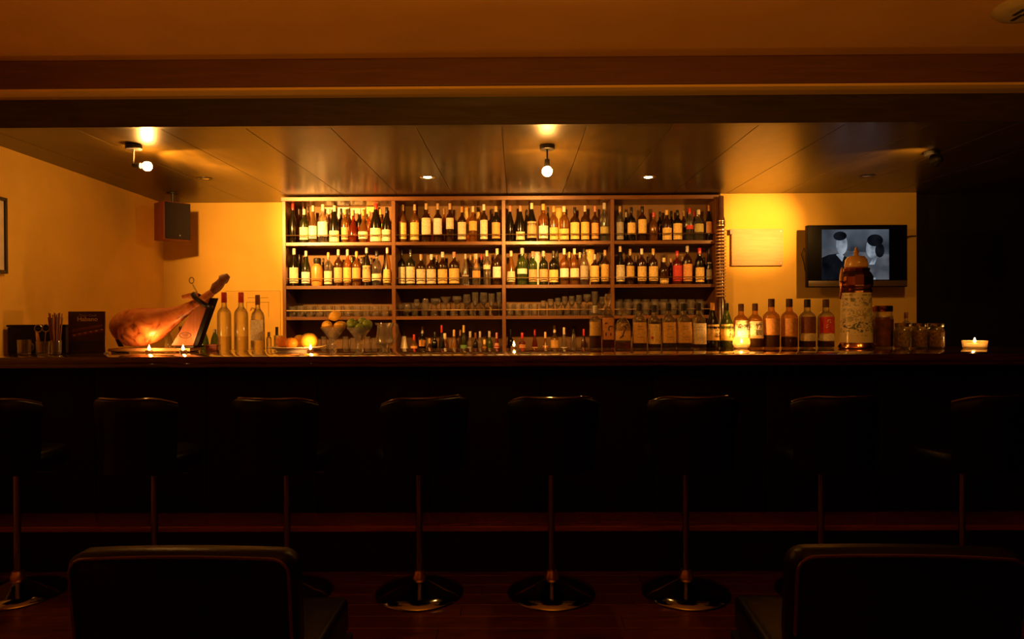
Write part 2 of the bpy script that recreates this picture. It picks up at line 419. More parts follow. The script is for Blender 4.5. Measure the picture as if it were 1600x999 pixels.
# ================================================================== BOTTLES
KIND = {
 'bord':  [(.92, 0), (1, .015), (1, .59), (.96, .64), (.70, .69), (.40, .735), (.31, .77), (.29, .97), (.29, 1)],
 'port':  [(.92, 0), (1, .015), (1, .60), (.97, .645), (.84, .685), (.58, .725), (.42, .75), (.38, .79), (.34, .97), (.34, 1)],
 'slope': [(.92, 0), (1, .015), (1, .46), (.93, .54), (.66, .66), (.42, .76), (.32, .84), (.28, .97), (.28, 1)],
 'squat': [(.85, 0), (1, .03), (1, .50), (.96, .58), (.70, .68), (.36, .73), (.32, .80), (.32, 1)],
 'round': [(.6, 0), (.85, .06), (1, .22), (.98, .36), (.75, .52), (.38, .62), (.27, .70), (.25, 1)],
 'taper': [(.95, 0), (1, .02), (.92, .30), (.75, .55), (.48, .72), (.30, .82), (.28, 1)],
 'tall':  [(.92, 0), (1, .01), (1, .62), (.9, .68), (.5, .74), (.36, .78), (.34, 1)],
 'cone':  [(1, 0), (.98, .03), (.70, .40), (.46, .78), (.42, .84), (.2, .88), (.14, 1)],
}
def interp(prof, h):
    for (r0, z0), (r1, z1) in zip(prof, prof[1:]):
        if z0 <= h <= z1: return r0 + (r1 - r0) * (h - z0) / max(z1 - z0, 1e-6)
    return prof[-1][0]
def sqsec(hh, lim):
    def f(a, z):
        t = max(0.0, min(1.0, (lim + .10 - z / hh) / .10))
        c, s_ = abs(math.cos(a)), abs(math.sin(a)); n = 5.0
        k = (c ** n + s_ ** n) ** (-1 / n)
        return 1 + (k - 1) * t
    return f
def bottle(loc, hh, wd, kind, gl, lab, lr, cap, label, cat='bottle', group=None, capr=(.84, 1.0), sq=False, liquid=None, fill=.5,
           neck=None, n=16, name='bottle', lab2=None, rz=0.0, stopper=False):
    """hh height, wd body width; lr = (low, high) of the paper label as share of the height"""
    t = thing(name, label, cat, loc, rz, group)
    pr = KIND[kind]; R = wd / 2
    sec = None
    if sq:
        sec = sqsec(hh, .54); n = 24
    P = [(r * R, z * hh) for r, z in pr]
    if cap: P = [p for p in P if p[1] < capr[0] * hh] + [(interp(pr, capr[0]) * R, (capr[0] + .004) * hh)]
    body = MB().lathe(P, n, sec=sec).build('glass_body', M['gl_' + gl], t, ang=50)
    if liquid:
        Q = [(max(r * R - .0018, .002), z * hh + (.004 if z < .05 else 0)) for r, z in pr if z < fill] + [(max(interp(pr, fill) * R - .0018, .002), fill * hh)]
        MB().lathe(Q, n, sec=sec).build('liquid', M['liq_' + liquid], t, ang=50)
    if cap:
        rc = max(interp(pr, .95) * R * 1.14, .009)
        z0, z1 = capr[0] * hh, capr[1] * hh
        if stopper:
            C = [(rc * .8, z0), (rc * .8, z0 + .1 * (z1 - z0)), (rc * 1.5, z0 + .3 * (z1 - z0)), (rc * 1.6, z0 + .7 * (z1 - z0)), (rc * 1.3, z1)]
            MB().lathe(C, 12).build('stopper', M['gl_ware'], t)
        else:
            C = [(rc, z0), (rc * 1.02, z0 + .08 * (z1 - z0)), (rc, z1 - .06 * (z1 - z0)), (rc * .86, z1)]
            MB().lathe(C, 12).build('cap', M['cap_' + cap], t)
    def paper(lo, hi, mat, half=68, nm='label'):
        v = []; f = []; K = 10
        zz = [lo, (lo + hi) / 2, hi]
        for z in zz:
            for i in range(K + 1):
                a = -PI / 2 + math.radians(-half + 2 * half * i / K)
                r = interp(pr, z) * R * (sec(a, z * hh) if sec else 1) + .0009
                v.append((r * math.cos(a), r * math.sin(a), z * hh))
        for j in range(2):
            for i in range(K): f.append((j * (K + 1) + i, j * (K + 1) + i + 1, (j + 1) * (K + 1) + i + 1, (j + 1) * (K + 1) + i))
        return MB().add(v, f).build(nm, mat, t)
    if lab: paper(lr[0], lr[1], M['lab_' + lab])
    if lab2: paper(lab2[1], lab2[2], M['lab_' + lab2[0]], nm='label_band')
    if neck: paper(neck[1], neck[2], M['lab_' + neck[0]], half=75, nm='neck_label')
    return t

GW = {'clear': 'clear glass', 'amber': 'amber', 'brown': 'brown', 'green': 'green', 'dark': 'dark', 'red': 'red', 'gold': 'golden', 'olive': 'olive green', 'black': 'black'}
# photo x of the axis, photo y of the top, width in pixels, shape, glass, label colour, label span, cap colour, (band)
S = 'bord'
ROW1 = [
 (457, 316, 12, 'slope', 'dark', None, 0, 'red'), (475.3, 327, 14, 'bord', 'olive', 'cream', (.10, .46), 'cream'),
 (489, 321.5, 13, 'slope', 'gold', 'white', (.12, .45), 'cream'), (504.6, 319.5, 16, 'bord', 'clear', 'white', (.17, .54), 'cream'),
 (522.6, 321.5, 16, 'slope', 'dark', 'cream', (.03, .32), 'cream'), (539, 327, 11.4, 'port', 'amber', 'tan', (.10, .46), 'tan'),
 (551.3, 329, 14, 'round', 'red', None, 0, 'tan'), (567.6, 329, 16, 'round', 'amber', 'cream', (.12, .34), 'orange'),
 (587.2, 313.5, 18, 'slope', 'dark', 'cream', (.03, .36), 'red'), (604.3, 324, 15.5, 'slope', 'dark', 'cream', (.04, .36), 'black'),
 (629.3, 320.2, 12.5, S, 'amber', 'yellow', (.09, .52), 'tan'), (648, 319.7, 14, S, 'amber', 'yellow', (.07, .52), 'tan'),
 (666, 318, 15, S, 'brown', 'cream', (.20, .62), 'tan'), (684, 318, 14, S, 'brown', 'white', (.20, .61), 'tan'),
 (703, 318, 12.5, 'tall', 'brown', 'cream', (.34, .62), 'tan'), (721.7, 323.2, 13.5, S, 'brown', 'cream', (.08, .56), 'orange'),
 (739, 322.5, 13, S, 'amber', 'gold', (.32, .58), 'cream'), (756, 319.6, 12, 'tall', 'brown', 'cream', (.08, .58), 'white'),
 (775, 322.4, 13.5, 'port', 'dark', 'orange', (.10, .54), 'tan'),
 (796.8, 321.8, 12.8, 'slope', 'dark', None, 0, 'pink'), (813, 321.8, 14.2, 'slope', 'dark', 'cream', (.06, .28), 'pink'),
 (830.8, 317.4, 15, 'slope', 'dark', 'tan', (.10, .52), 'cream'), (848.8, 319, 15, 'port', 'amber', 'white', (.09, .42), 'gold'),
 (865.2, 322.6, 13.6, 'port', 'gold', 'yellow', (.06, .40), 'orange'), (881.2, 322.6, 15, 'port', 'gold', 'yellow', (.06, .36), 'cream'),
 (898, 324, 14.3, S, 'brown', 'yellow', (.07, .55), 'black'), (914, 321.8, 13.5, S, 'brown', 'gold', (.06, .54), 'silver'),
 (929.6, 322.4, 11.5, S, 'brown', 'orange', (.08, .52), 'pink'), (944.5, 317.3, 14.3, 'port', 'clear', 'olive', (.20, .38), 'silver'),
 (968.7, 322.6, 11.5, 'tall', 'clear', 'grey', (.06, .54), 'tan'), (986.3, 324, 13.2, S, 'dark', 'yellow', (.20, .54), 'black'),
 (1003.4, 322.6, 13.5, 'tall', 'brown', 'yellow', (.22, .62), 'black'), (1021.2, 332, 13, 'squat', 'amber', None, 0, 'red'),
 (1041.7, 328.4, 15, 'squat', 'brown', 'yellow', (.04, .42), 'gold'), (1058.3, 328.4, 14.5, S, 'dark', 'yellow', (.05, .56), 'black'),
 (1077.4, 325.6, 11.5, 'tall', 'clear', 'red', (.36, .48), 'red'), (1091.5, 327.8, 15, 'squat', 'clear', 'olive', (.28, .54), 'silver'),
 (1111, 321, 10.5, 'slope', 'dark', 'orange', (.22, .54), 'orange'),
]
ROW2 = [
 (459.5, 388.6, 15, 'slope', 'dark', 'cream', (.08, .49), 'cream'), (478.2, 392.3, 13.8, 'slope', 'olive', 'white', (.08, .40), 'cream'),
 (513, 394.6, 12.8, S, 'clear', 'cream', (.06, .44), 'gold'), (528.6, 390, 13.5, S, 'brown', 'tan', (.10, .50), 'cream'),
 (542.9, 390, 12.8, S, 'amber', 'gold', (.10, .50), 'cream'), (557.1, 393, 13.8, S, 'amber', 'orange', (.20, .52), 'orange'),
 (572.9, 385.6, 13.5, 'slope', 'dark', 'tan', (.10, .52), 'silver'), (588.6, 392.3, 15, 'squat', 'clear', 'cream', (.14, .34), 'black'),
 (605.2, 384.8, 14.2, 'taper', 'gold', 'yellow', (.08, .42), 'cream'),
 (627.5, 390.8, 11.8, S, 'dark', 'cream', (.06, .52), 'black'), (641.6, 390, 14.2, S, 'olive', 'cream', (.06, .52), 'black'),
 (657.8, 397.6, 14.5, S, 'brown', 'cream', (.06, .52), 'tan'), (674, 397.6, 15.2, S, 'brown', 'cream', (.06, .52), 'white'),
 (691.6, 393.8, 15.5, S, 'brown', 'yellow', (.06, .48), 'white'), (709.6, 393.8, 16.5, S, 'brown', 'yellow', (.06, .50), 'pink'),
 (727.2, 396.8, 11.5, 'taper', 'clear', 'grey', (.28, .33), 'silver'), (744.2, 396.8, 12.8, S, 'clear', 'orange', (.22, .46), 'silver'),
 (760.7, 391.6, 11.5, 'tall', 'clear', 'cream', (.46, .58), 'cream'), (776.7, 388.6, 14.2, S, 'brown', 'white', (.18, .50), 'cream'),
 (798.5, 392.3, 14.2, 'taper', 'gold', 'cream', (.10, .40), 'cream'), (815.8, 387.8, 15.8, 'port', 'green', 'white', (.30, .44), 'silver'),
 (832.6, 393, 13.5, 'port', 'green', 'tan', (.10, .46), 'pink'), (849.2, 392.3, 13.8, 'port', 'olive', 'tan', (.10, .46), 'silver'),
 (865, 392.3, 14.5, 'port', 'dark', 'yellow', (.08, .44), 'black'), (881.6, 388.6, 14, S, 'amber', 'white', (.20, .45), 'white'),
 (897.6, 388.6, 14.2, S, 'amber', 'cream', (.20, .45), 'cream'), (912.6, 388.6, 13, 'tall', 'clear', 'grey', (.15, .52), 'black'),
 (929.3, 397.6, 13.5, S, 'brown', 'yellow', (.10, .62), 'silver'), (945.3, 390.8, 13, S, 'brown', 'gold', (.10, .58), 'tan'),
 (969, 384, 14.3, 'slope', 'dark', 'cream', (.08, .50), 'cream'), (984.6, 389.4, 13.2, S, 'brown', 'gold', (.22, .52), 'gold'),
 (1002.7, 388.6, 14.3, S, 'brown', 'yellow', (.10, .50), 'white'), (1020.6, 388.6, 14.8, S, 'brown', 'yellow', (.10, .50), 'gold'),
 (1037.4, 403, 14.3, 'squat', 'brown', 'yellow', (.02, .22), 'cream'), (1058, 392.3, 15, S, 'red', 'red', (.10, .56), 'red'),
 (1073.8, 384, 14.8, S, 'brown', 'orange', (.08, .52), 'silver'), (1093, 387.8, 14.3, 'port', 'dark', 'yellow', (.06, .46), 'red'),
 (1110.4, 387.8, 10, 'slope', 'dark', 'grey', (.12, .60), 'black'),
]
BAYS = [(xs(posts[q][1]), xs(posts[q + 1][0])) for q in range(4)]
def fit(x, r):
    for a_, b_ in BAYS:
        if a_ - .03 <= x <= b_ + .03: return min(max(x, a_ + r + .002), b_ - r - .002)
    return x
CEILZ = [ZT - .033, ROWZ[0] - .028, ROWZ[1] - .028, ROWZ[2] - .028]
def place_row(rows, zr, shelf_word, Yc, group):
    for i, (cx, top, wp, kd, gl, lb, lr, cp) in enumerate(rows):
        p = at(cx, top, Yc)
        hh = p.z - zr - .0008; wd = wp * Yc / F
        txt = '%s bottle, %s, %s cap, %s on %s from the speaker end' % (GW[gl], (lb + ' label') if lb else 'no label', cp, nth(i + 1), shelf_word)
        hh = min(hh, CEILZ[ROWZ.index(zr)] - zr - .006)
        bottle((fit(p.x, wd / 2), Yc, zr + .0004), hh, wd, kd, gl, lb, lr, cp, txt, group=group)
place_row(ROW1, ROWZ[0], 'top shelf', Y_SH + .085, 'bottles along the top shelf')
j = [r for r in ROW2]
place_row(j, ROWZ[1], 'second shelf', Y_SH + .085, 'bottles along the second shelf')
# squat orange stoneware jug with a dark top
p = at(495.5, 403.6, Y_SH + .085)
t = thing('stoneware_jug', 'squat orange stoneware jug bottle with black stopper on the second shelf', 'jug', (p.x, Y_SH + .085, ROWZ[1] + .0004))
hh = p.z - ROWZ[1]; R = 9 * (Y_SH + .085) / F
MB().lathe([(R * .85, 0), (R, .02), (R, hh * .62), (R * .9, hh * .70), (R * .5, hh * .76), (R * .42, hh * .8)], 20).build('body', pm('stoneware_orange', (.66, .27, .06), .35, coat=.4), t)
MB().lathe([(R * .5, hh * .80), (R * .62, hh * .84), (R * .62, hh * .97), (R * .5, hh)], 14).build('stopper', M['black'], t)
a = [(R * .3 * math.cos(g) + R * .62, 0, hh * .62 + R * .6 * math.sin(g)) for g in [-.4 + i * 2.6 / 8 for i in range(9)]]
MB().tube(a, .005).build('handle', M['black'], t)
# back rows: bottles and gift tubes half hidden behind the front ones
YB = Y_SH + .215
BK = [(0, 468, 327, 10, 'slope', 'gold', 'cream'), (0, 482, 322, 10, 'slope', 'brown', 'black'), (0, 514, 326, 12, S, 'brown', 'silver'),
      (0, 533, 326, 12, S, 'dark', 'black'), (0, 546, 327, 11, S, 'brown', 'black'), (0, 562, 326, 12, S, 'dark', 'silver'), (0, 577, 330, 11, S, 'amber', 'tan'),
      (0, 594.5, 327, 11, S, 'gold', 'gold'), (0, 670, 325, 10, S, 'amber', 'tan'), (0, 694, 326, 10, S, 'amber', 'tan'), (0, 823, 328, 10, 'slope', 'dark', 'black'),
      (0, 856, 324, 10, 'slope', 'dark', 'black'), (0, 951, 328, 9, 'slope', 'dark', 'black'), (0, 1031, 331, 11, S, 'dark', 'black'), (0, 1049, 330, 12, S, 'dark', 'black'),
      (0, 1068, 330, 11, S, 'brown', 'tan'), (0, 1085, 331, 10, S, 'dark', 'red'), (0, 978, 332, 10, S, 'dark', 'silver'),
      (1, 468, 398, 11, 'slope', 'dark', 'black'), (1, 505, 404, 10, S, 'dark', 'black'), (1, 550, 400, 11, S, 'dark', 'black'), (1, 565, 402, 10, S, 'dark', 'black'),
      (1, 580, 403, 11, S, 'brown', 'black'), (1, 683, 399, 11, S, 'dark', 'tan'), (1, 735, 399, 10, S, 'brown', 'tan'), (1, 752, 398, 10, S, 'dark', 'red'),
      (1, 825, 396, 10, 'slope', 'dark', 'black'), (1, 870.7, 392.3, 9, 'slope', 'olive', 'black'), (1, 889.5, 394, 10, S, 'amber', 'yellow'), (1, 906, 394.5, 10, S, 'gold', 'cream'),
      (1, 938, 394, 11, S, 'dark', 'black'), (1, 993, 400, 10, S, 'brown', 'tan'), (1, 1012, 401, 11, S, 'dark', 'black'), (1, 1048, 404, 11, S, 'brown', 'tan'),
      (1, 1066, 401, 10, S, 'dark', 'tan'), (1, 1100, 402, 11, S, 'dark', 'black')]
cnt = {0: 0, 1: 0}
for r, cx, top, wp, kd, gl, cp in BK:
    cnt[r] += 1
    p = at(cx, top, YB); zr = ROWZ[r]
    bottle((fit(p.x, wp * YB / F / 2), YB, zr + .0004), min(p.z - zr, CEILZ[r] - zr - .006), wp * YB / F, kd, gl, None, 0, cp,
           '%s bottle with %s cap, %s in back row of %s from speaker end' % (GW[gl], cp, nth(cnt[r]), ('top shelf', 'second shelf')[r]), group='half hidden bottles at the back of the shelves', n=12)
for r, cx, top, wp, cl, word in [(0, 729, 325, 9, 'yellow', 'narrow yellow'), (0, 748, 332, 9, 'gold', 'golden'), (0, 873, 326, 11, 'gold', 'broad golden'),
                                 (1, 921.5, 390, 15, 'yellow', 'wide bright yellow'), (1, 743, 397, 6, 'orange', 'slim orange'), (1, 839, 394, 10, 'white', 'white')]:
    p = at(cx, top, YB); hh = p.z - ROWZ[r]; R = wp * YB / F / 2
    t = thing('gift_tube', '%s cardboard gift tube at back of the %s' % (word, ('top shelf', 'second shelf')[r]), 'carton', (p.x, YB, ROWZ[r] + .0004), group='gift tubes behind the bottles')
    MB().lathe([(R, 0), (R, hh * .9)], 18).build('tube', M['lab_' + cl], t)
    MB().lathe([(R * 1.05, hh * .9 + .0005), (R * 1.05, hh * .985), (R * .97, hh)], 18).build('lid', M['cap_' + ('gold' if cl != 'white' else 'silver')], t)

for a_, b_, top, mt, word in ((507, 525, 325, 'cream', 'cream'), (527, 546, 325, 'white', 'white'), (548, 571, 326, 'cream', 'wide cream'), (573, 591, 324, 'yellow', 'tall yellow')):
    q0 = at(a_, top, 5.965); q1 = at(b_, top, 5.965); hh = q0.z - ROWZ[0]; wd = (q1.x - q0.x) / 2
    t = thing('gift_carton', '%s cardboard bottle carton against the back of the top shelf' % word, 'carton', ((q0.x + q1.x) / 2, 5.9625, ROWZ[0] + .0004), group='cartons at the back of the top shelf')
    MB().box(-wd, wd, -.014, .014, 0, hh).build('box', M['lab_' + mt], t, bevel=.001)
    MB().box(-wd * .55, wd * .55, -.0155, -.0143, hh * .62, hh * .86).build('window', M['lab_brown'], t)
# ------------------------------------------------------------------ glasses on the third shelf
def glass_prof(kind, h, r):
    if kind == 'tumbler': outer = [(r * .82, 0), (r * .9, .004), (r, h)]; inner = [(r - .0025, h), (r * .86, .014), (.001, .012)]
    elif kind == 'wine': outer = [(r * .8, 0), (r * .8, .002), (r * .15, .008), (r * .09, .02), (r * .09, h * .42), (r * .35, h * .47), (r * .85, h * .60), (r, h * .75), (r * .86, h)]; inner = [(r * .84, h), (r * .96, h * .75), (r * .80, h * .61), (.001, h * .49)]
    elif kind == 'martini': outer = [(r * .62, 0), (r * .62, .002), (r * .12, .008), (r * .06, .02), (r * .06, h * .50), (r, h)]; inner = [(r * .97, h), (.001, h * .53)]
    elif kind == 'flute': outer = [(r * .9, 0), (r * .9, .002), (r * .2, .008), (r * .12, .02), (r * .12, h * .36), (r * .6, h * .45), (r * .95, h * .7), (r, h)]; inner = [(r * .96, h), (r * .9, h * .7), (r * .55, h * .46), (.001, h * .40)]
    elif kind == 'snifter': outer = [(r * .6, 0), (r * .6, .002), (r * .14, .008), (r * .12, h * .25), (r * .8, h * .38), (r, h * .58), (r * .7, h)]; inner = [(r * .68, h), (r * .96, h * .58), (r * .76, h * .40), (.001, h * .3)]
    elif kind == 'coupe': outer = [(r * .7, 0), (r * .7, .002), (r * .14, .008), (r * .08, .02), (r * .08, h * .58), (r * .6, h * .66), (r, h * .82), (r, h)]; inner = [(r * .97, h), (r * .96, h * .83), (.001, h * .63)]
    return outer + inner
GN = {'tumbler': 'clear straight tumbler', 'wine': 'stemmed wine glass', 'martini': 'conical martini glass', 'flute': 'slim stemmed flute glass', 'snifter': 'round stemmed snifter glass', 'coupe': 'stemmed cocktail coupe glass'}
def glassware(kind, cx, top, wp, Y, zr, label, group):
    p = at(cx, top, Y); h = p.z - zr - .0004; r = wp * Y / F / 2
    o = MB().lathe(glass_prof(kind, h, r), 16, cap=(True, False)).build('drinking_glass', M['gl_ware'])
    o.location = (fit(p.x, r) if Y > Y_SH else p.x, Y, zr + .0004); return tag(o, label, 'glass', group)
YG = Y_SH + .06; YG2 = Y_SH + .17
front = []
front += [('tumbler', 455.5 + 14.6 * i, 478.5 + (.8 if i % 3 == 0 else 0), 13.0) for i in range(11)]
front += [('wine', 626, 476, 9), ('snifter', 637, 476, 13), ('wine', 651, 468, 9), ('snifter', 665, 467, 13), ('coupe', 680.5, 466.5, 15), ('martini', 696.5, 464, 17),
          ('coupe', 714, 463, 14), ('wine', 729.3, 460.3, 12.5), ('flute', 742.5, 457, 10.5), ('wine', 755.7, 457.5, 13), ('flute', 767.8, 459, 10.5), ('flute', 779.5, 457, 8)]
front += [('tumbler', 796.5 + 12.9 * i, 476, 11.6) for i in range(4)]
front += [('wine', 849, 470, 9), ('wine', 860.3, 467.5, 10), ('wine', 871.5, 466, 10), ('wine', 882.4, 463.5, 10), ('wine', 893.2, 463, 10), ('wine', 904.5, 461.5, 10.5), ('coupe', 917, 460, 12), ('flute', 929.2, 455.6, 10.5), ('wine', 941, 464, 10)]
front += [('tumbler', 966.5 + 14.2 * i, 471 + (1.5 if i % 2 else 0), 12.4) for i in range(8)] + [('tumbler', 1080, 470, 11), ('tumbler', 1094.5, 471, 11)]
for i, (kd, cx, top, wp) in enumerate(front):
    glassware(kd, cx, top, wp, YG, ROWZ[2], '%s, %s in front row of glass shelf from speaker end' % (GN[kd], nth(i + 1)), 'glasses on the third shelf')
backr = [('tumbler', 461 + 13.4 * i, 478, 12) for i in range(11)] + [('tumbler', 633 + 15 * i, 474, 11) for i in range(9)] + [('tumbler', 798 + 12.6 * i, 475, 11.2) for i in range(12)] + [('tumbler', 967 + 14 * i, 468, 12) for i in range(10)]
for i, (kd, cx, top, wp) in enumerate(backr):
    glassware(kd, cx, top, wp, YG2, ROWZ[2], '%s, %s in back row of glass shelf from speaker end' % (GN[kd], nth(i + 1)), 'glasses on the third shelf')

# ------------------------------------------------------------------ bottles on the back counter
YK = Y_SH + .10
LOW = [
 (647, 523, 11, S, 'amber', 'orange', (.2, .6), 'red', 'amber bottle, orange label and red cap beside the white pourer'),
 (660, 510.3, 11, S, 'dark', 'orange', (.45, .62), 'silver', 'dark liqueur bottle with orange label on back counter'),
 (671, 529, 8, S, 'brown', 'tan', (.3, .6), 'tan', 'short brown bitters bottle with tan cap on back counter'),
 (679.5, 519, 9, 'port', 'black', None, 0, 'black', 'short black bottle without label on back counter'),
 (690, 508.5, 10, 'slope', 'dark', None, 0, 'red', 'dark slender bottle with red cap on back counter'),
 (695, 521, 13, 'squat', 'amber', 'cream', (.1, .35), 'cream', 'broad amber bottle with thick cream cap on back counter'),
 (709.3, 515.5, 11, 'slope', 'gold', 'gold', (.1, .45), 'gold', 'golden bottle with foil neck on back counter'),
 (719.3, 514.5, 8, 'slope', 'brown', None, 0, 'tan', 'slim brown bottle with tan cap on back counter'),
 (724.5, 508.5, 11, 'slope', 'olive', 'green', (.25, .48), 'gold', 'tall olive bottle with green label and gold neck'),
 (734.6, 518, 10, 'tall', 'clear', 'grey', (.3, .5), 'silver', 'clear bottle with grey label and silver cap on back counter'),
 (743, 520, 8, S, 'dark', None, 0, 'brown', 'dark bottle with brown cap on back counter'),
 (750, 518, 9, 'tall', 'clear', None, 0, 'silver', 'clear unlabelled bottle with silver cap on back counter'),
 (757, 531, 11, 'squat', 'amber', 'yellow', (.1, .7), 'yellow', 'low squat bottle with yellow label and cap'),
 (764.6, 517.5, 10, 'port', 'green', None, 0, 'silver', 'green bottle with silver cap on back counter'),
 (776, 520, 9, 'slope', 'red', 'pink', (.3, .65), 'pink', 'red bottle with pink label beside the shelf divider'),
 (797.6, 514, 10, S, 'dark', None, 0, 'black', 'dark bottle with black cap behind the lit tealight'),
 (816, 520, 12, 'squat', 'red', 'orange', (.3, .6), 'red', 'red bottle with orange label on back counter'),
 (835.5, 514, 9, 'slope', 'red', 'yellow', (.32, .45), 'red', 'slender red bottle with yellow band on back counter'),
 (852, 519, 13, 'round', 'amber', 'yellow', (.25, .55), 'yellow', 'rounded bottle with yellow label and yellow cap'),
 (866.5, 509, 13, 'bord', 'gold', 'amber', (.2, .6), 'cream', 'pale golden bottle with amber label and cream cap'),
 (881.3, 512, 12, 'taper', 'clear', 'white', (.36, .44), 'cream', 'clear tapered bottle with square cream cap'),
 (896, 511, 14, 'taper', 'clear', None, 0, 'black', 'clear tapered decanter bottle with black cap'),
 (912, 514.5, 9, 'slope', 'brown', 'tan', (.2, .4), 'red', 'brown bottle with large red cap on back counter'),
]
for i, (cx, top, wp, kd, gl, lb, lr, cp, tx) in enumerate(LOW):
    yk = YK + (.085 if i % 2 else -.02)
    p = at(cx, top, yk)
    bottle((fit(p.x, wp * yk / F / 2), yk, Z_BACK + .0004), p.z - Z_BACK, wp * yk / F, kd, gl, lb, lr, cp, tx, group='liqueur bottles on the back counter', capr=(.80, 1.0))
p = at(631, 521, YK); hh = p.z - Z_BACK
t = thing('pourer_bottle', 'white conical plastic bottle with dark tip on back counter', 'bottle', (p.x, YK, Z_BACK + .0004))
R = 12 * YK / F / 2 * 1.35
MB().lathe([(R, 0), (R, .05), (R * .8, hh * .45), (R * .42, hh * .82), (R * .40, hh * .9)], 16).build('body', pm('white_plastic', (.85, .78, .62), .4), t)
MB().lathe([(R * .18, hh * .9), (R * .14, hh)], 10).build('spout', M['black'], t)
for i, cx in enumerate((506, 518, 540, 552, 574, 585, 600)):
    glassware('snifter', cx, 526 + (i % 2) * 2, 12, YK - .02, Z_BACK, 'round stemmed glass on back counter, %s from the speaker end' % nth(i + 1), 'glasses on the back counter')
# tall ribbed pole at the end of the shelf
p = at(1126.5, 305.5, Y_SH - .05)
t = thing('ribbed_pole', 'tall dark bottle shaped pole with stacked pale rings beside the shelf', 'pole', (p.x, Y_SH - .05, Z_BACK + .0004))
hh = p.z - Z_BACK - .006; pxm = (Y_SH - .05) / F
def zz(py): return at(1126.5, py, Y_SH - .05).z - Z_BACK
mdk = pm('dark_lacquer', (.06, .018, .008), .25, coat=.5)
MB().lathe([(.036, 0), (.036, zz(470)), (5 * pxm, zz(467)), (5 * pxm, zz(357)), (6.4 * pxm, zz(354)), (6.4 * pxm, zz(345)), (4.6 * pxm, zz(338)), (4.2 * pxm, hh * .996), (3.4 * pxm, hh)], 18).build('core', mdk, t)
mring = pm('pale_ring', (.50, .27, .10), .22, var=.1, coat=.5)
for i in range(21):
    zc = zz(463 - 5.15 * i)
    MB().lathe([(5 * pxm, zc - .006), (7.6 * pxm, zc - .005), (7.6 * pxm, zc + .005), (5 * pxm, zc + .006)], 18, cap=(False, False)).build('ring', mring, t)
for zc in (zz(346), zz(353)):
    MB().lathe([(6.3 * pxm, zc - .004), (6.8 * pxm, zc - .003), (6.8 * pxm, zc + .003), (6.3 * pxm, zc + .004)], 18, cap=(False, False)).build('collar', M['brass'], t)

# ================================================================== WHISKY ROW ON THE BAR
YW = 4.31
def strokes(t, R, z, s, seed):
    rnd = random.Random(seed); m = MB()
    for k in range(5):
        x0 = (rnd.random() - .5) * s; zc = z + (rnd.random() - .5) * s * 1.8
        ang = rnd.choice([0, .5, 1.2, 1.57, 2.2]); L = s * (.3 + .4 * rnd.random())
        pts = [(x0 + L * (q - .5) * math.cos(ang), -R - .0016, zc + L * (q - .5) * math.sin(ang) + .1 * s * math.sin(q * 3)) for q in (0, .33, .66, 1)]
        m.tube(pts, [s * .05, s * .08, s * .06, s * .02], 6, flat=.15, up=(0, 1, 0))
    return m.build('lettering', M['text_dark'], t)
WH = [ # cx, top, width, shape, square, glass, liquid, fill, label, span, cap, extras
 (930, 478, 19, 'port', False, 'clear', 'red', .36, 'gold', (.30, .62), 'silver', None, 'clear bottle, red spirit low inside, gold label, end of whisky row'),
 (950, 459.5, 19, 'tall', True, 'clear', 'red', .22, 'orange', (.16, .56), None, 'brush', 'tall square decanter, broad orange calligraphy label and clear stopper on bar'),
 (973, 481, 24, 'squat', True, 'clear', 'liq', .18, 'amber', (.20, .62), None, 'brush2', 'short square decanter, amber label with dark calligraphy, on the bar'),
 (999, 474.5, 22, 'port', True, 'clear', 'dark', .16, 'amber', (.12, .58), 'black', 'lines', 'square bottle, plain amber label, black cap, next to short square decanter'),
 (1022.3, 477, 20.5, 'port', False, 'clear', 'dark', .12, 'yellow', (.10, .56), 'black', 'dot', 'round bottle with yellow label carrying a red dot, black cap, on bar'),
 (1045, 474.5, 22, 'port', True, 'clear', 'dark', .14, 'amber', (.12, .58), 'black', 'lines', 'square amber labelled bottle right after the red dot bottle on bar'),
 (1068.5, 474.5, 23, 'port', True, 'clear', 'dark', .14, 'amber', (.12, .58), 'black', 'lines', 'square amber labelled bottle, second after the red dot bottle on bar'),
 (1091.5, 474, 21.4, 'port', True, 'clear', 'dark', .10, 'cream', (.09, .55), 'black', 'lines', 'square bottle with cream label and black cap in whisky row'),
 (1113.2, 473.5, 20.8, 'slope', False, 'dark', None, 0, 'gold', (.17, .52), 'orange', '山崎', 'dark round bottle, gold label with two characters, orange cap, on bar'),
 (1135, 474, 20.8, 'slope', False, 'green', 'dark', .15, 'yellow', (.17, .53), 'black', '白州', 'green bottle, bright yellow label with two characters, on the bar'),
 (1157.8, 475, 22.6, 'port', True, 'gold', 'dark', .2, 'cream', (.20, .62), 'umber', '余市', 'square bottle, cream label lit by glass votive candle before it'),
 (1179.7, 474.5, 22.5, 'port', True, 'gold', 'dark', .2, 'cream', (.22, .60), 'umber', '竹鶴', 'square bottle with big brush characters beside the bottle behind votive'),
 (1205.2, 467.3, 25, 'port', False, 'gold', 'dark', .26, 'orange', (.26, .60), 'umber', None, 'broad shouldered bottle, orange label, dark spirit, beside brush character bottle'),
 (1233.2, 467.3, 25, 'port', False, 'gold', 'dark', .22, 'orange', (.24, .60), 'umber', None, 'broad shouldered bottle, orange label, between orange and brown labelled bottles'),
 (1261.3, 468, 25, 'port', False, 'clear', 'dark', .15, 'brown', (.30, .64), 'black', 'band', 'broad shouldered bottle, brown label over cream band, black cap'),
 (1290.3, 468, 25, 'port', False, 'clear', 'dark', .15, 'red', (.30, .64), 'umber', 'scr', 'broad shouldered bottle, red label over cream band, beside ceramic beer tower'),
]
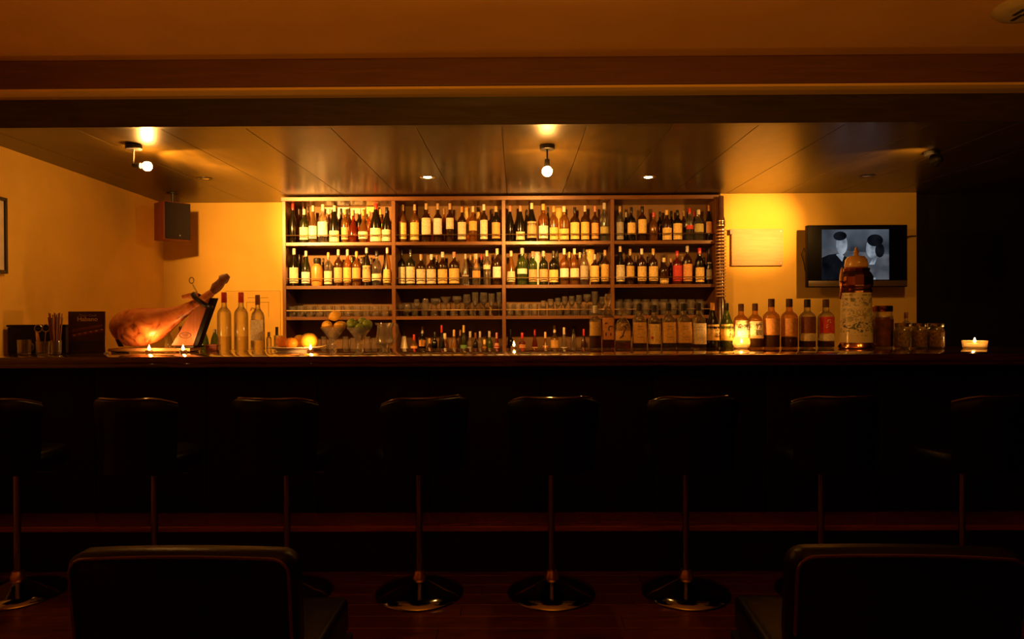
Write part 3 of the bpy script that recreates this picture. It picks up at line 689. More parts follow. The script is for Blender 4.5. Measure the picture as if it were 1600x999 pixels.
for i, (cx, top, wp, kd, sq, gl, lq, fl, lb, lr, cp, ex, tx) in enumerate(WH):
    yw = YW + (.0 if i != 1 else .02)
    p = at(cx, top, yw); hh = p.z - Z_BAR; wd = wp * yw / F
    if sq: wd *= .97
    lq = 'amber' if lq == 'liq' else lq
    t = bottle((p.x, yw, Z_BAR + .0004), hh, wd, kd, gl, lb, lr, cp or 'silver', tx, group='whisky bottles lined up on the bar', sq=sq, liquid=lq, fill=fl,
               capr=(.83, 1.0) if cp else (.76, 1.0), n=20, lab2=('cream', .14, .28) if ex in ('band', 'scr') else None, stopper=(cp is None))
    R = wd / 2; zc = (lr[0] + lr[1]) / 2 * hh
    if ex in ('brush', 'brush2'): strokes(t, R, zc + .004, .045, i)
    elif ex == 'lines':
        m = MB()
        for q in (.2, .32, .72): m.box(-R * .5, R * .5, -R - .0018, -R - .0012, zc + (.5 - q) * (lr[1] - lr[0]) * hh - .0006, zc + (.5 - q) * (lr[1] - lr[0]) * hh + .0006)
        m.build('lettering', M['text_dark'], t)
    elif ex == 'dot':
        MB().prism([(-.02 + .008 * math.cos(a), zc - .022 + .009 * math.sin(a)) for a in [k * PI / 6 for k in range(12)]], -R * .92 - .003, -R * .80).build('red_dot', M['ink_red'], t)
    elif ex == 'scr': strokes(t, R, zc, .035, 5).data.materials[0] = M['text_pale']
    elif ex and len(ex) == 2 and ord(ex[0]) > 255:
        side = .022 if i in (8, 9) else .006
        for q, ch in enumerate(ex):
            if i == 10: loc = (-.018 + q * .040, -R - .0022, zc + .012)
            else: loc = (side, -R - .0022, zc + (.020 if q == 0 else -.020))
            text_mesh('lettering', ch, .044 if i == 10 else .040, M['text_dark'], t, loc, depth=.0004)

# ================================================================== THINGS ON THE BAR, left part
def zbar(py, px, Y): return at(px, py, Y).z
B = Z_BAR + .0004
# dark box at the wall end
p = at(10, 508, 3.98); xe = at(103, 540, 3.98).x; xw = wallx(3.98) + .02
t = thing('storage_box', 'long dark wooden box at the wall end of the bar', 'box', ((xe + xw) / 2, 4.03, B))
wb = (xe - xw) / 2
MB().box(-wb + .004, wb - .004, -.046, .05, 0, p.z - B - .0125).build('body', M['bar_dark'], t, bevel=.004)
MB().box(-wb, wb, -.05, .054, p.z - B - .012, p.z - B).build('lid', M['bar_dark'], t, bevel=.003)
# glass mug by the box
t = thing('glass_mug', 'small glass mug standing before the dark wooden box', 'mug', (at(38, 545, 3.85).x, 3.85, B))
MB().lathe([(.026, 0), (.032, .004), (.034, .085), (.031, .085), (.029, .01), (.001, .009)], 16, cap=(True, False)).build('cup', M['gl_ware'], t)
MB().tube([(.032 + .02 * math.sin(a), 0, .044 + .024 * math.cos(a)) for a in [k * PI / 8 for k in range(9)]], .004).build('handle', M['gl_ware'], t)
# bar tool holder
t = thing('bar_tool_holder', 'glass holder with tongs and jigger beside the straws', 'holder', (at(67, 545, 3.86).x, 3.86, B))
MB().lathe([(.028, 0), (.032, .004), (.036, .075), (.034, .075), (.030, .01), (.001, .009)], 16, cap=(True, False)).build('cup', M['gl_ware'], t)
MB().tube([(-.022, 0, .012), (-.030, 0, .095), (-.038, 0, .135)], [.006, .010, .004], 8, flat=.4).build('tongs', pm('brass_tongs', (.7, .5, .25), .3, metal=1), t)
for dx, z0 in ((-.022, .148), (.022, .150)):
    MB().tube([(dx + .021 * math.sin(a), -.004, z0 + .021 * math.cos(a)) for a in [k * PI / 8 for k in range(17)]], .0028, caps=False).build('strainer_ring', M['steel'], t)
    MB().tube([(dx * .3, 0, .012), (dx, -.004, z0 - .021)], .003).build('strainer_handle', M['steel'], t)
    MB().lathe([(.019, 0), (.019, .003)], 14, dx, -.004, z0 - .0015).build('strainer_disc', M['iron'], t)
t = thing('straw_holder', 'bundle of brown stirrers standing in a small glass', 'straws', (at(87.5, 545, 3.86).x, 3.86, B))
MB().lathe([(.022, 0), (.026, .004), (.027, .08), (.025, .08), (.023, .01), (.001, .009)], 16, cap=(True, False)).build('cup', M['gl_ware'], t)
st = pm('brown_straw', (.26, .09, .04), .5)
hh = at(86.5, 489, 3.86).z - B
for i in range(26):
    a = i * 2.4; r0 = .017 * math.sqrt((i + .5) / 26); r1 = r0 * 2.2
    MB().tube([(r0 * math.cos(a), r0 * math.sin(a), .012), (r1 * math.cos(a), r1 * math.sin(a), hh * (.94 + .06 * math.sin(i * 7)))], .0030, 6).build('straw', st, t)
# menu
YM = 3.92
a = at(107, 487, YM); b = at(165, 549, YM); mw = b.x - a.x; mh = a.z - B
t = thing('cigar_menu', 'upright dark brown cigar menu card with pale lettering on bar', 'menu', ((a.x + b.x) / 2, YM, B))
mm = pm('menu_brown', (.05, .013, .007), .45, var=.3, scale=18)
MB().box(-mw / 2, mw / 2, -.004, .004, 0, mh).build('board', mm, t, bevel=.002)
MB().box(-mw / 2 + .006, mw / 2 - .01, -.0046, -.0042, mh * .10, mh * .30).build('dark_strip', M['black'], t)
MB().box(-mw / 2 - .002, mw / 2 + .002, -.02, .03, 0, .006).build('foot', M['black'], t)
text_mesh('lettering', 'Habano', .034, M['text_pale'], t, (.006, -.0052, mh * .815), width=mw * .55, offset=.0008)
text_mesh('lettering', 'Diego Cook', .020, M['lab_grey'], t, (.006, -.0052, mh * .905), width=mw * .50, shear=.3)
mcg = pm('cigar_print', (.16, .05, .022), .5, var=.3, scale=40)
for k in range(2):
    MB().tube([(-mw * .40, -.0046, mh * (.42 + .12 * k)), (mw * .44, -.0046, mh * (.56 + .10 * k))], .009, 8, flat=.12).build('printed_cigar', mcg, t)
for k in range(6):
    u = k / 5; MB().box(-.006, .006, -.0066, -.0058, -.003, .003).build('printed_band', M['lab_tan'], t).location = (-mw * .33 + u * mw * .75, 0, mh * (.44 + .13 * u))

# ---- ham on its stand
YH = 4.10
def hp(px, py): 
    q = at(px, py, YH); return (q.x, q.z - B)
x0h = at(240, 540, YH).x
t = thing('ham_stand', 'wooden ham stand with inclined plank and iron clamp', 'ham stand', (x0h, YH, B))
def hl(px, py): q = hp(px, py); return (q[0] - x0h, max(q[1], 0))
b0 = hl(180, 548); b1 = hl(306, 548)
wst = wood('stand_pine', (.42, .20, .08), (.55, .28, .11), (1, 10, 10), 3, .45)
wpl = wood('stand_plank', (.34, .11, .05), (.48, .17, .07), (8, 8, 1), 3, .45)
MB().box(b0[0], b1[0], -.075, .075, .006, .024).build('base_board', wst, t, bevel=.003)
MB().box(b1[0] - .09, b1[0] + .02, -.07, .07, .0245, .036).build('foot_block', M['bar_dark'], t, bevel=.003)
MB().box(b0[0] + .01, b0[0] + .05, -.06, .06, 0, .0058).build('foot', M['bar_dark'], t)
MB().box(b1[0] - .05, b1[0] - .01, -.06, .06, 0, .0058).build('foot', M['bar_dark'], t)
pl = [hl(269, 540), hl(303, 540), hl(329, 466), hl(309, 474)]
pl = [(x, max(z, .0365)) for x, z in pl]
MB().prism(pl, -.012, .012).build('inclined_plank', wpl, t, bevel=.002)
pl2 = [hl(303.3, 540), hl(310, 540), hl(336, 466), hl(329.3, 466)]; pl2 = [(x, max(z, .0365)) for x, z in pl2]
MB().prism(pl2, -.010, .05).build('plank_edge', M['bar_dark'], t, bevel=.002)
c = hl(291, 524)
m = MB(); m.tube([(c[0] + .034 * math.cos(a), -.0125, c[1] + .017 * math.sin(a)) for a in [k * PI / 12 for k in range(25)]], .0014, 6, caps=False)
for k in range(3): m.box(c[0] - .022 + .004 * k, c[0] + .022 - .004 * k, -.0134, -.0124, c[1] + .007 - .007 * k, c[1] + .0095 - .007 * k)
m.build('oval_mark', M['text_dark'], t)
# clamp
c0 = hl(316, 470); ax = Vector((.62, 0, .78))
ringp = []
for k in range(19):
    a = k * 2 * PI / 18
    q = Vector((c0[0], 0, c0[1])) + Vector((-.78, 0, .62)).normalized() * .062 * math.cos(a) + Vector((0, .048, 0)) * math.sin(a)
    ringp.append(q)
MB().tube(ringp, .015, 10, caps=False, up=tuple(ax)).build('clamp_ring', M['iron'], t)
q0 = hl(309, 457); q1 = hl(302, 445)
MB().tube([(q0[0], -.01, q0[1]), (q1[0], -.01, q1[1])], .004).build('clamp_screw', M['steel'], t)
qc = hl(300.5, 438.5)
MB().tube([(qc[0] + .014 * math.cos(a), -.01, qc[1] + .018 * math.sin(a)) for a in [k * PI / 8 for k in range(17)]], .003, 6, caps=False).build('screw_ring', M['steel'], t)
qd = hl(319, 475)
MB().lathe([(.006, 0), (.006, .004)], 12).build('clamp_bolt', M['brass'], t).location = (qd[0], -.05, qd[1])
# ham
hm, nt, out = nodes('cured_ham')
bs = nt.nodes.new('ShaderNodeBsdfPrincipled'); tc = nt.nodes.new('ShaderNodeTexCoord')
nz = nt.nodes.new('ShaderNodeTexNoise'); nz.inputs['Scale'].default_value = 9; nz.inputs['Detail'].default_value = 6; nz.inputs['Distortion'].default_value = 1.2
cr = nt.nodes.new('ShaderNodeValToRGB'); e = cr.color_ramp.elements
e[0].position = .34; e[0].color = (.10, .022, .006, 1); e[1].position = .72; e[1].color = (.72, .36, .12, 1)
el = e.new(.45); el.color = (.46, .13, .035, 1); el = e.new(.58); el.color = (.60, .21, .06, 1)
nt.links.new(tc.outputs['Object'], nz.inputs['Vector']); nt.links.new(nz.outputs['Fac'], cr.inputs['Fac']); nt.links.new(cr.outputs['Color'], bs.inputs['Base Color'])
bs.inputs['Roughness'].default_value = .38
bp = nt.nodes.new('ShaderNodeBump'); bp.inputs['Strength'].default_value = .25; bp.inputs['Distance'].default_value = .01
nt.links.new(nz.outputs['Fac'], bp.inputs['Height']); nt.links.new(bp.outputs['Normal'], bs.inputs['Normal']); nt.links.new(bs.outputs[0], out.inputs[0])
t = thing('cured_ham', 'whole cured ham leg on the wooden stand with hoof raised', 'ham', (x0h, YH, B))
path = [(175, 520, 5), (178, 518, 16), (187, 514.5, 26), (204, 512.5, 30.5), (226, 511.5, 31), (246, 506, 26), (264, 497.5, 17.5), (282, 489, 11.5), (298, 480, 8.5), (312, 471.5, 7.2), (324, 463, 6.5), (334, 455, 6.5)]
m = MB(); pts = []; rr = []
for px, py, r in path:
    q = hl(px, py); pts.append((q[0], 0, q[1])); rr.append(r * YH / F)
m.tube(pts, rr, 20, flat=.72)
ztop = hl(230, 481)[1]; zlow = .0245
m.v = [(x, y, (min(z, ztop + .02 * max(0, (x - .02)) / .1) if x < .10 else z)) for x, y, z in m.v]
m.v = [(x, y, max(z, zlow)) for x, y, z in m.v]
o = m.build('meat', hm, t, ang=70)
sd = o.modifiers.new('s', 'SUBSURF'); sd.levels = 1; sd.render_levels = 2
hoof = [(332, 457, 5.5), (338, 449, 8.5), (343, 444.5, 7.5), (347, 439, 6.6), (348, 437.5, 8.6), (352, 434.5, 7.5), (357, 430.5, 4)]
MB().tube([(hl(a, b)[0], 0, hl(a, b)[1]) for a, b, r in hoof], [r * YH / F for a, b, r in hoof], 14, flat=.6).build('hoof', wood('hoof_horn', (.16, .06, .03), (.30, .12, .06), (4, 4, 4), 6, .45), t)
fl_ = [(286, 464, 2.5), (298, 463, 5), (310, 464, 6)]
MB().tube([(hl(a, b)[0], -.012, hl(a, b)[1]) for a, b, r in fl_], [r * YH / F for a, b, r in fl_], 10, flat=.5).build('shank_flap', hm, t)
tg = [hl(193, 530), hl(198, 530), hl(206, 541), hl(198, 541)]
MB().prism(tg, -.085, -.080).build('rind_patch', M['bar_dark'], t)

# ---- bottles behind the ham
YR = 4.33
for cx, top, cp, gl, tx in [(319.5, 514.5, 'red', 'green', 'small green bottle with red cap behind the ham stand'), (335.5, 514.5, 'silver', 'green', 'small green bottle with pale cap next to the clear bottles'),
                            (263, 512, 'black', 'clear', 'small clear bottle with black cap beneath the ham shank'), (282, 510, 'brown', 'amber', 'small amber bottle with brown cap beneath the ham shank')]:
    p = at(cx, top, YR); bottle((p.x, YR, B), p.z - B, 14 * YR / F, 'taper', gl, None, 0, cp, tx, group='small bottles behind the ham')
t = thing('coaster_box', 'small reddish card box before the green bottles', 'box', (at(333, 545, 4.22).x, 4.22, B))
hh = at(333, 538.5, 4.22).z - B; MB().box(-.034, .034, -.03, .03, 0, hh * .7).build('body', pm('card_red', (.30, .07, .04), .6), t, bevel=.002); MB().box(-.036, .036, -.032, .032, hh * .7 + .0005, hh).build('lid', pm('card_red_lid', (.36, .10, .06), .6), t, bevel=.002)
for cx, top, cp, kd, tx in [(350, 457, 'red', 'port', 'clear spirit bottle with red cap next to the ham stand'), (376.5, 457, 'red', 'port', 'clear spirit bottle with red cap between two clear bottles'), (402.5, 461, 'brown', 'port', 'clear spirit bottle with brown cap and pale label on bar')]:
    p = at(cx, top, 4.24); bottle((p.x, 4.24, B), p.z - B, (19 if cp == 'brown' else 21) * 4.24 / F, kd, 'clear', 'cream' if cp == 'brown' else None, (.18, .55), cp, tx,
        group='clear bottles on the bar', liquid='clear', fill=.5 if cp == 'brown' else .24, capr=(.82, 1), sq=(cp == 'brown'), n=20)
t = thing('acrylic_frame', 'clear acrylic sign sheet standing behind the clear bottles', 'sign', (at(396, 540, 4.37).x, 4.37, B))
q0 = at(350, 455, 4.37); q1 = at(436, 455, 4.37); wA = (q1.x - q0.x); hA = q0.z - B
MB().box(-wA / 2, wA / 2, -.0015, .0015, 0, hA).build('sheet', M['gl_pane'], t)
mk = pm('engraved_line', (.10, .035, .015), .6)
m = MB()
for (xa_, xb_, za_, zb_) in [(-wA / 2, wA / 2, hA - .0015, hA), (wA / 2 - .0018, wA / 2, 0, hA), (-wA * .12, wA * .30, hA * .80, hA * .806), (wA * .28, wA * .285, hA * .55, hA * .80), (-wA * .12, -wA * .115, hA * .55, hA * .80), (-wA * .1, wA * .28, hA * .88, hA * .886)]:
    m.box(xa_, xb_, -.0022, -.0016, za_, zb_)
m.build('edge_lines', mk, t)
strokes(t, .0005, hA * .68, .04, 3).data.materials[0] = pm('engraved_red', (.35, .08, .03), .6)
MB().box(-wA / 2, wA / 2, -.03, .03, 0, .003).build('foot', M['gl_pane'], t)
p = at(432.5, 511, 4.32); bottle((p.x, 4.32, B), p.z - B, 9 * 4.32 / F, 'port', 'clear', None, 0, 'black', 'tiny clear bottle with large black cap behind orange plate', capr=(.62, 1))
p = at(420, 519, 4.32); bottle((p.x, 4.32, B), p.z - B, 8 * 4.32 / F, 'port', 'clear', None, 0, 'silver', 'tiny clear bottle with silver cap beside orange plate', capr=(.75, 1))
# ---- plate of oranges
YP = 4.12
p = at(459, 547, YP)
t = thing('serving_plate', 'white oval plate with raised rim under the oranges', 'plate', (p.x, YP, B))
rx = 41 * YP / F
MB().lathe([(.10, 0), (.105, .006), (rx * .72, .010), (rx * .98, .022), (rx, .0235), (rx * .97, .0265), (rx * .72, .0145), (.09, .011), (.001, .011)], 36, cap=(True, False)).build('dish', pm('white_porcelain', (.82, .76, .64), .15, var=.02, coat=.4), t).scale = (1, .62, 1)
a = [(rx * .93, 0, .023), (rx * 1.12, 0, .028), (rx * 1.25, 0, .036)]
MB().tube(a, [.016, .012, .004], 8, flat=.25, up=(0, 0, 1)).build('spoon_handle', pm('horn_spoon', (.7, .5, .25), .3), t)
FR = {}
def fruit(name, cx, cy_, r, Y, mat, label, cat, group, squash=.93, tip=False, rot=(0, 0, 0), zbot=None):
    p = at(cx, cy_, Y); R = r * Y / F
    t = thing(name, label, cat, (p.x, Y, p.z if zbot is None else zbot + R * squash), group=group)
    pr = []
    for k in range(15):
        a = -PI / 2 + PI * k / 14; rr_, z = math.cos(a) * R, math.sin(a) * R * squash
        if tip: z *= 1.25; z += .22 * R * math.sin(a) ** 5
        if not tip and k > 12: z -= R * .03 * (k - 12)
        pr.append((max(rr_, .0006), z))
    MB().lathe(pr, 20).build('skin', mat, t, ang=80)
    top = pr[-1][1]
    MB().lathe([(R * .09, top - .001), (R * .10, top + .002), (R * .05, top + .004)], 8).build('stem_end', M['lab_green'], t)
    t.rotation_euler = rot
    return t
mo = pm('orange_skin', (.80, .27, .02), .42, var=.06, scale=90, bump=.25)
mo2 = pm('grapefruit_skin', (.85, .47, .05), .42, var=.06, scale=90, bump=.25)
ml = pm('lemon_skin', (.86, .50, .05), .40, var=.06, scale=90, bump=.25)
mg = pm('lime_skin', (.17, .24, .03), .32, var=.12, scale=70, bump=.2)
zp = B + .0148
fruit('orange', 440.5, 533, 9.8, YP + .045, mo, 'small orange at the plate side nearest the clear bottles', 'orange', 'citrus on the plate', zbot=zp + .006)
fruit('orange', 455.5, 534, 9.6, YP - .03, mo, 'small round orange at the front of the white plate', 'orange', 'citrus on the plate', zbot=zp)
fruit('orange', 468.5, 530, 10.2, YP + .065, mo2, 'yellowish orange at the back of the white plate', 'orange', 'citrus on the plate', zbot=zp + .008)
fruit('grapefruit', 483, 532, 13.3, YP - .005, mo2, 'large yellow grapefruit behind the tealight on the plate', 'grapefruit', 'citrus on the plate', zbot=zp)
# ---- footed glasses with citrus
def footed(cx, label):
    p0 = at(cx, 545, 4.30); pm_ = 4.30 / F
    def zc(py): return at(cx, py, 4.30).z - B
    t = thing('footed_bowl', label, 'glass bowl', (p0.x, 4.30, B))
    R = 19.5 * pm_
    h = zc(512)
    pr = [(6 * pm_, 0), (6.3 * pm_, .004), (4.6 * pm_, h * .18), (4.6 * pm_, h * .40), (6 * pm_, h * .47), (R, h), (R * .97, h), (5 * pm_, h * .50), (3.4 * pm_, h * .42), (.001, h * .40)]
    MB().lathe(pr, 24, cap=(True, False)).build('bowl', M['gl_bar'], t)
    MB().lathe([(R * .985, h - .001), (R * 1.015, h), (R * .985, h + .0015)], 24, cap=(False, False)).build('rim', M['gl_bar'], t)
    return t
footed(520.5, 'conical footed glass bowl filled with lemons'); footed(561.5, 'conical footed glass bowl filled with limes')
for cx, cy_, r, dy, rt, tx in [(511.0, 509.5, 9.0, -.012, (1.2, .3, .4), 'lemon on the side of the bowl nearest the grapefruit'), (530.6, 510, 9.0, .004, (1.2, .3, 2), 'lemon on the side of the bowl nearest the limes'),
                               (523.5, 493.5, 8.6, .0, (0, 1.15, .2), 'lemon topmost on the pile in the glass bowl'), (520.5, 521.5, 7.2, -.004, (1.4, .2, 0), 'lemon lowest in the bowl seen through the glass')]:
    fruit('lemon', cx, cy_, r * .92, 4.30 + dy, ml, tx, 'lemon', 'lemons in the glass bowl', .9, True, rt)
for cx, cy_, r, dy, rt, tx in [(550, 506, 8.8, 0, (1, .4, .3), 'lime on the side of the bowl nearest the lemons'), (573.5, 508, 8.6, -.004, (1, .2, 2), 'lime on the side of the bowl nearest the pitcher'),
                               (562, 513.5, 8.2, -.026, (1.2, .5, 1), 'lime sunk in the front of the glass bowl'), (566, 503.5, 7.8, .034, (1.1, 0, .4), 'lime at the back of the glass bowl pile')]:
    fruit('lime', cx, cy_, r * .97, 4.30 + dy, mg, tx, 'lime', 'limes in the glass bowl', 1.05, False, rt)
# ---- pitcher
p0 = at(601, 545, 4.33); pm_ = 4.33 / F
def zc(py): return at(601, py, 4.33).z - B
t = thing('glass_pitcher', 'small clear glass pitcher with curved handle on the bar', 'pitcher', (p0.x, 4.33, B))
h = zc(505)
pr = [(8 * pm_, 0), (8.5 * pm_, .004), (13.5 * pm_, h * .22), (14 * pm_, h * .40), (11.3 * pm_, h * .75), (11 * pm_, h * .88), (13 * pm_, h), (12.4 * pm_, h), (10.4 * pm_, h * .88), (10.7 * pm_, h * .75), (13.3 * pm_, h * .40), (12.8 * pm_, h * .24), (.001, .012)]
MB().lathe(pr, 16, cap=(True, False)).build('jug', M['gl_bar'], t, ang=25)
a = [(11 * pm_, 0, h * .86), (15 * pm_, 0, h * .98), (19.5 * pm_, 0, h * .92), (20.5 * pm_, 0, h * .70), (18.5 * pm_, 0, h * .45), (13.5 * pm_, 0, h * .24)]
MB().tube(a, 1.9 * pm_, 10).build('handle', M['gl_bar'], t)
MB().tube([(-12 * pm_, 0, h * .95), (-15 * pm_, 0, h * 1.0)], [.008, .004], 8, flat=.5).build('spout', M['gl_bar'], t)

# ================================================================== right part of the bar
# beer tower
YT = 4.24
cx = 1338
p0 = at(cx, 545, YT); pm_ = YT / F
def zt(py): return at(cx, py, YT).z - B
t = thing('beer_tower', 'ceramic beer tower with copper bands, painted decoration and domed lid', 'beer tower', (p0.x, YT, B))
cm, nt, out = nodes('painted_ceramic')
bs = nt.nodes.new('ShaderNodeBsdfPrincipled'); tc = nt.nodes.new('ShaderNodeTexCoord'); sp = nt.nodes.new('ShaderNodeSeparateXYZ')
nt.links.new(tc.outputs['Object'], sp.inputs[0])
vo = nt.nodes.new('ShaderNodeTexNoise'); vo.inputs['Scale'].default_value = 42; vo.inputs['Detail'].default_value = 3; vo.inputs['Distortion'].default_value = 1.5
nt.links.new(tc.outputs['Object'], vo.inputs['Vector'])
mr = nt.nodes.new('ShaderNodeValToRGB'); mr.color_ramp.elements[0].position = .50; mr.color_ramp.elements[0].color = (0, 0, 0, 1); mr.color_ramp.elements[1].position = .56; mr.color_ramp.elements[1].color = (1, 1, 1, 1)
nt.links.new(vo.outputs['Fac'], mr.inputs[0])
mz = nt.nodes.new('ShaderNodeMapRange'); mz.inputs[1].default_value = zt(535); mz.inputs[2].default_value = zt(455)
nt.links.new(sp.outputs['Z'], mz.inputs[0])
bands = nt.nodes.new('ShaderNodeValToRGB'); bands.color_ramp.interpolation = 'CONSTANT'
be = bands.color_ramp.elements; be[0].position = 0; be[0].color = (.0, .0, .0, 1); be[1].position = .12; be[1].color = (.35, .35, .35, 1)
for pos, v in ((.15, 0), (.19, 1), (.40, .55), (.66, .0), (.70, .8), (.86, 0), (.90, .7), (.93, 0)):
    q = be.new(pos); q.color = (v, v, v, 1)
nt.links.new(mz.outputs[0], bands.inputs[0])
mu = nt.nodes.new('ShaderNodeMath'); mu.operation = 'MULTIPLY'
nt.links.new(bands.outputs[0], mu.inputs[0]); nt.links.new(mr.outputs[0], mu.inputs[1])
mix = nt.nodes.new('ShaderNodeMix'); mix.data_type = 'RGBA'; mix.inputs[6].default_value = (.62, .50, .28, 1); mix.inputs[7].default_value = (.09, .11, .07, 1)
nt.links.new(mu.outputs[0], mix.inputs[0]); nt.links.new(mix.outputs[2], bs.inputs['Base Color'])
bs.inputs['Roughness'].default_value = .15; bs.inputs['Coat Weight'].default_value = .5
nt.links.new(bs.outputs[0], out.inputs[0])
MB().lathe([(26 * pm_, 0), (27 * pm_, .004), (26.5 * pm_, zt(540)), (24 * pm_, zt(535))], 32).build('base_ring', M['copper'], t)
MB().lathe([(23.5 * pm_, zt(535)), (22.5 * pm_, zt(500)), (21.5 * pm_, zt(458))], 32).build('ceramic_body', cm, t)
MB().lathe([(21.6 * pm_, zt(458)), (23 * pm_, zt(455)), (20.5 * pm_, zt(451)), (23 * pm_, zt(448)), (23.8 * pm_, zt(446)), (23.8 * pm_, zt(433)), (21.5 * pm_, zt(428)), (18.5 * pm_, zt(424)), (19.5 * pm_, zt(420)), (16 * pm_, zt(418))], 12).build('copper_collar', M['copper'], t, ang=20)
MB().lathe([(16.5 * pm_, zt(418)), (17 * pm_, zt(415)), (15.5 * pm_, zt(406)), (11.5 * pm_, zt(401)), (4 * pm_, zt(399.5)), (3 * pm_, zt(397)), (4.2 * pm_, zt(394)), (2.2 * pm_, zt(391)), (1.6 * pm_, zt(388)), (.6 * pm_, zt(386))], 24).build('domed_lid', pm('lid_ceramic', (.62, .36, .12), .2, coat=.5), t)
q = at(1308, 450, YT)
lx = q.x - p0.x
MB().tube([(-.07, -.03, zt(440)), (lx, -.06, zt(444)), (lx - .005, -.065, zt(452)), (lx - .012, -.065, zt(468))], [.010, .009, .008, .006], 10).build('tap_spout', M['copper'], t)
hdl = MB().tube([(lx, -.06, zt(441)), (lx, -.06, zt(430)), (lx + .001, -.06, zt(419))], [.010, .012, .004], 10).build('tap_handle', M['brass'], t)
MB().lathe([(.012, -.004), (.014, 0), (.012, .004)], 12).build('handle_collar', M['copper'], hdl).location = (lx, -.06, zt(441))
# jars
def jar(cx, top, wp, Y, label, content, lidm, full=.78, shoulder=.8):
    p = at(cx, top, Y); hh = p.z - B; R = wp * Y / F / 2
    t = thing('preserve_jar', label, 'jar', (p.x, Y, B), group='jars beside the beer tower')
    MB().lathe([(R * .88, 0), (R, .006), (R, hh * .66), (R * .94, hh * .74), (R * shoulder, hh * .79), (R * shoulder, hh * .85)], 20).build('jar_body', M['gl_ware'], t)
    MB().lathe([(R * shoulder * 1.04, hh * .853), (R * shoulder * 1.08, hh * .87), (R * shoulder * 1.08, hh * .985), (R * shoulder, hh)], 20).build('lid', lidm, t)
    c = MB(); rnd = random.Random(cx)
    if content is not None:
        c.lathe([(R * .80, .005), (R * .90, .012), (R * .90, hh * (full - .2)), (R * .6, hh * (full - .14))], 24)
        n0 = 24
        c.v = [(x * (1 + .07 * math.sin(9 * math.atan2(y, x) + 180 * z)), y * (1 + .07 * math.sin(9 * math.atan2(y, x) + 180 * z)), z) for x, y, z in c.v]
        o = c.build('contents', content, t); o['kind'] = 'stuff'
    return t
nuts = pm('nuts', (.75, .40, .11), .45, var=.75, scale=75, bump=.9)
nuts2 = pm('dark_nuts', (.68, .30, .07), .4, var=.75, scale=75, bump=.9)
fruit_red = pm('steeped_fruit', (.30, .05, .015), .25, var=.6, scale=22, bump=.5)
jar(1378.5, 478, 32, 4.31, 'large jar of dark red steeped fruit beside beer tower', fruit_red, M['copper'], .86, .86)
jar(1410.6, 505, 24.4, 4.20, 'small jar of pale nuts next to the large red jar', nuts, M['steel'], .86, .86)
jar(1435.6, 505, 23, 4.22, 'small jar of nuts between two other small nut jars', nuts2, M['steel'], .84, .86)
jar(1461.8, 505, 25, 4.21, 'small jar of reddish nuts at end of the jar row', nuts2, M['steel'], .84, .86)
p = at(1415.5, 488, 4.36); bottle((p.x, 4.36, B), p.z - B, 15 * 4.36 / F, 'port', 'clear', None, 0, 'brown', 'clear bottle with brown cap behind the small nut jars', capr=(.82, 1))

# ================================================================== CANDLES
def candle(px, py, Y, label, kind='tin', power=1.6):
    p = at(px, py, Y)
    t = thing('tealight', label, 'candle', (p.x, Y, B), group='lit candles along the bar')
    if kind == 'tin':
        MB().lathe([(.019, 0), (.020, .002), (.020, .016), (.0185, .016), (.018, .010), (.001, .010)], 18, cap=(True, False)).build('cup', M['steel'], t); zf = .012; R = .0178
    elif kind == 'dish':
        MB().lathe([(.058, 0), (.064, .003), (.068, .044), (.064, .044), (.060, .008), (.001, .007)], 24, cap=(True, False)).build('cup', M['frost'], t); zf = .028; R = .055
    else:
        MB().lathe([(.030, 0), (.045, .008), (.052, .034), (.050, .058), (.042, .074), (.040, .074), (.047, .057), (.049, .034), (.042, .012), (.001, .010)], 24, cap=(True, False)).build('cup', M['frost'], t); zf = .03; R = .036
    MB().lathe([(R, zf - .008 if kind == 'tin' else .011), (R, zf)], 18).build('wax', M['wax'], t)
    MB().tube([(0, 0, zf), (0, 0, zf + .006)], .0008, 6).build('wick', M['black'], t)
    MB().lathe([(.0010, zf + .003), (.0060, zf + .009), (.0075, zf + .014), (.0045, zf + .024), (.0005, zf + .036)], 12).build('flame', M['flame'], t)
    l = lamp('flame_light', 'POINT', (0, 0, zf + .040), power, (1, .42, .09), .006); l.parent = t
    return t
M['frost'] = glass('frosted_votive', (.95, .85, .65), rough=.25, ior=1.4, body=.35)
candle(233, 546, 3.98, 'lit tealight before the ham on the bar', power=2.2)
candle(485, 547, 3.98, 'lit tealight before the plate of oranges', power=2.6)
candle(286, 538, 3.97, 'added tealight for a reflected glow on ham stand plank', power=1.0)  # added where a tealight's reflection glows on the plank
candle(803, 543, 4.30, 'lit tealight standing alone in mid bar', power=1.2)
candle(1158.5, 540, 4.20, 'lit round frosted glass votive before the whisky bottles', 'votive', 2.6)
candle(1523, 543, 4.17, 'lit candle in wide low glass dish at dark end', 'dish', .8)

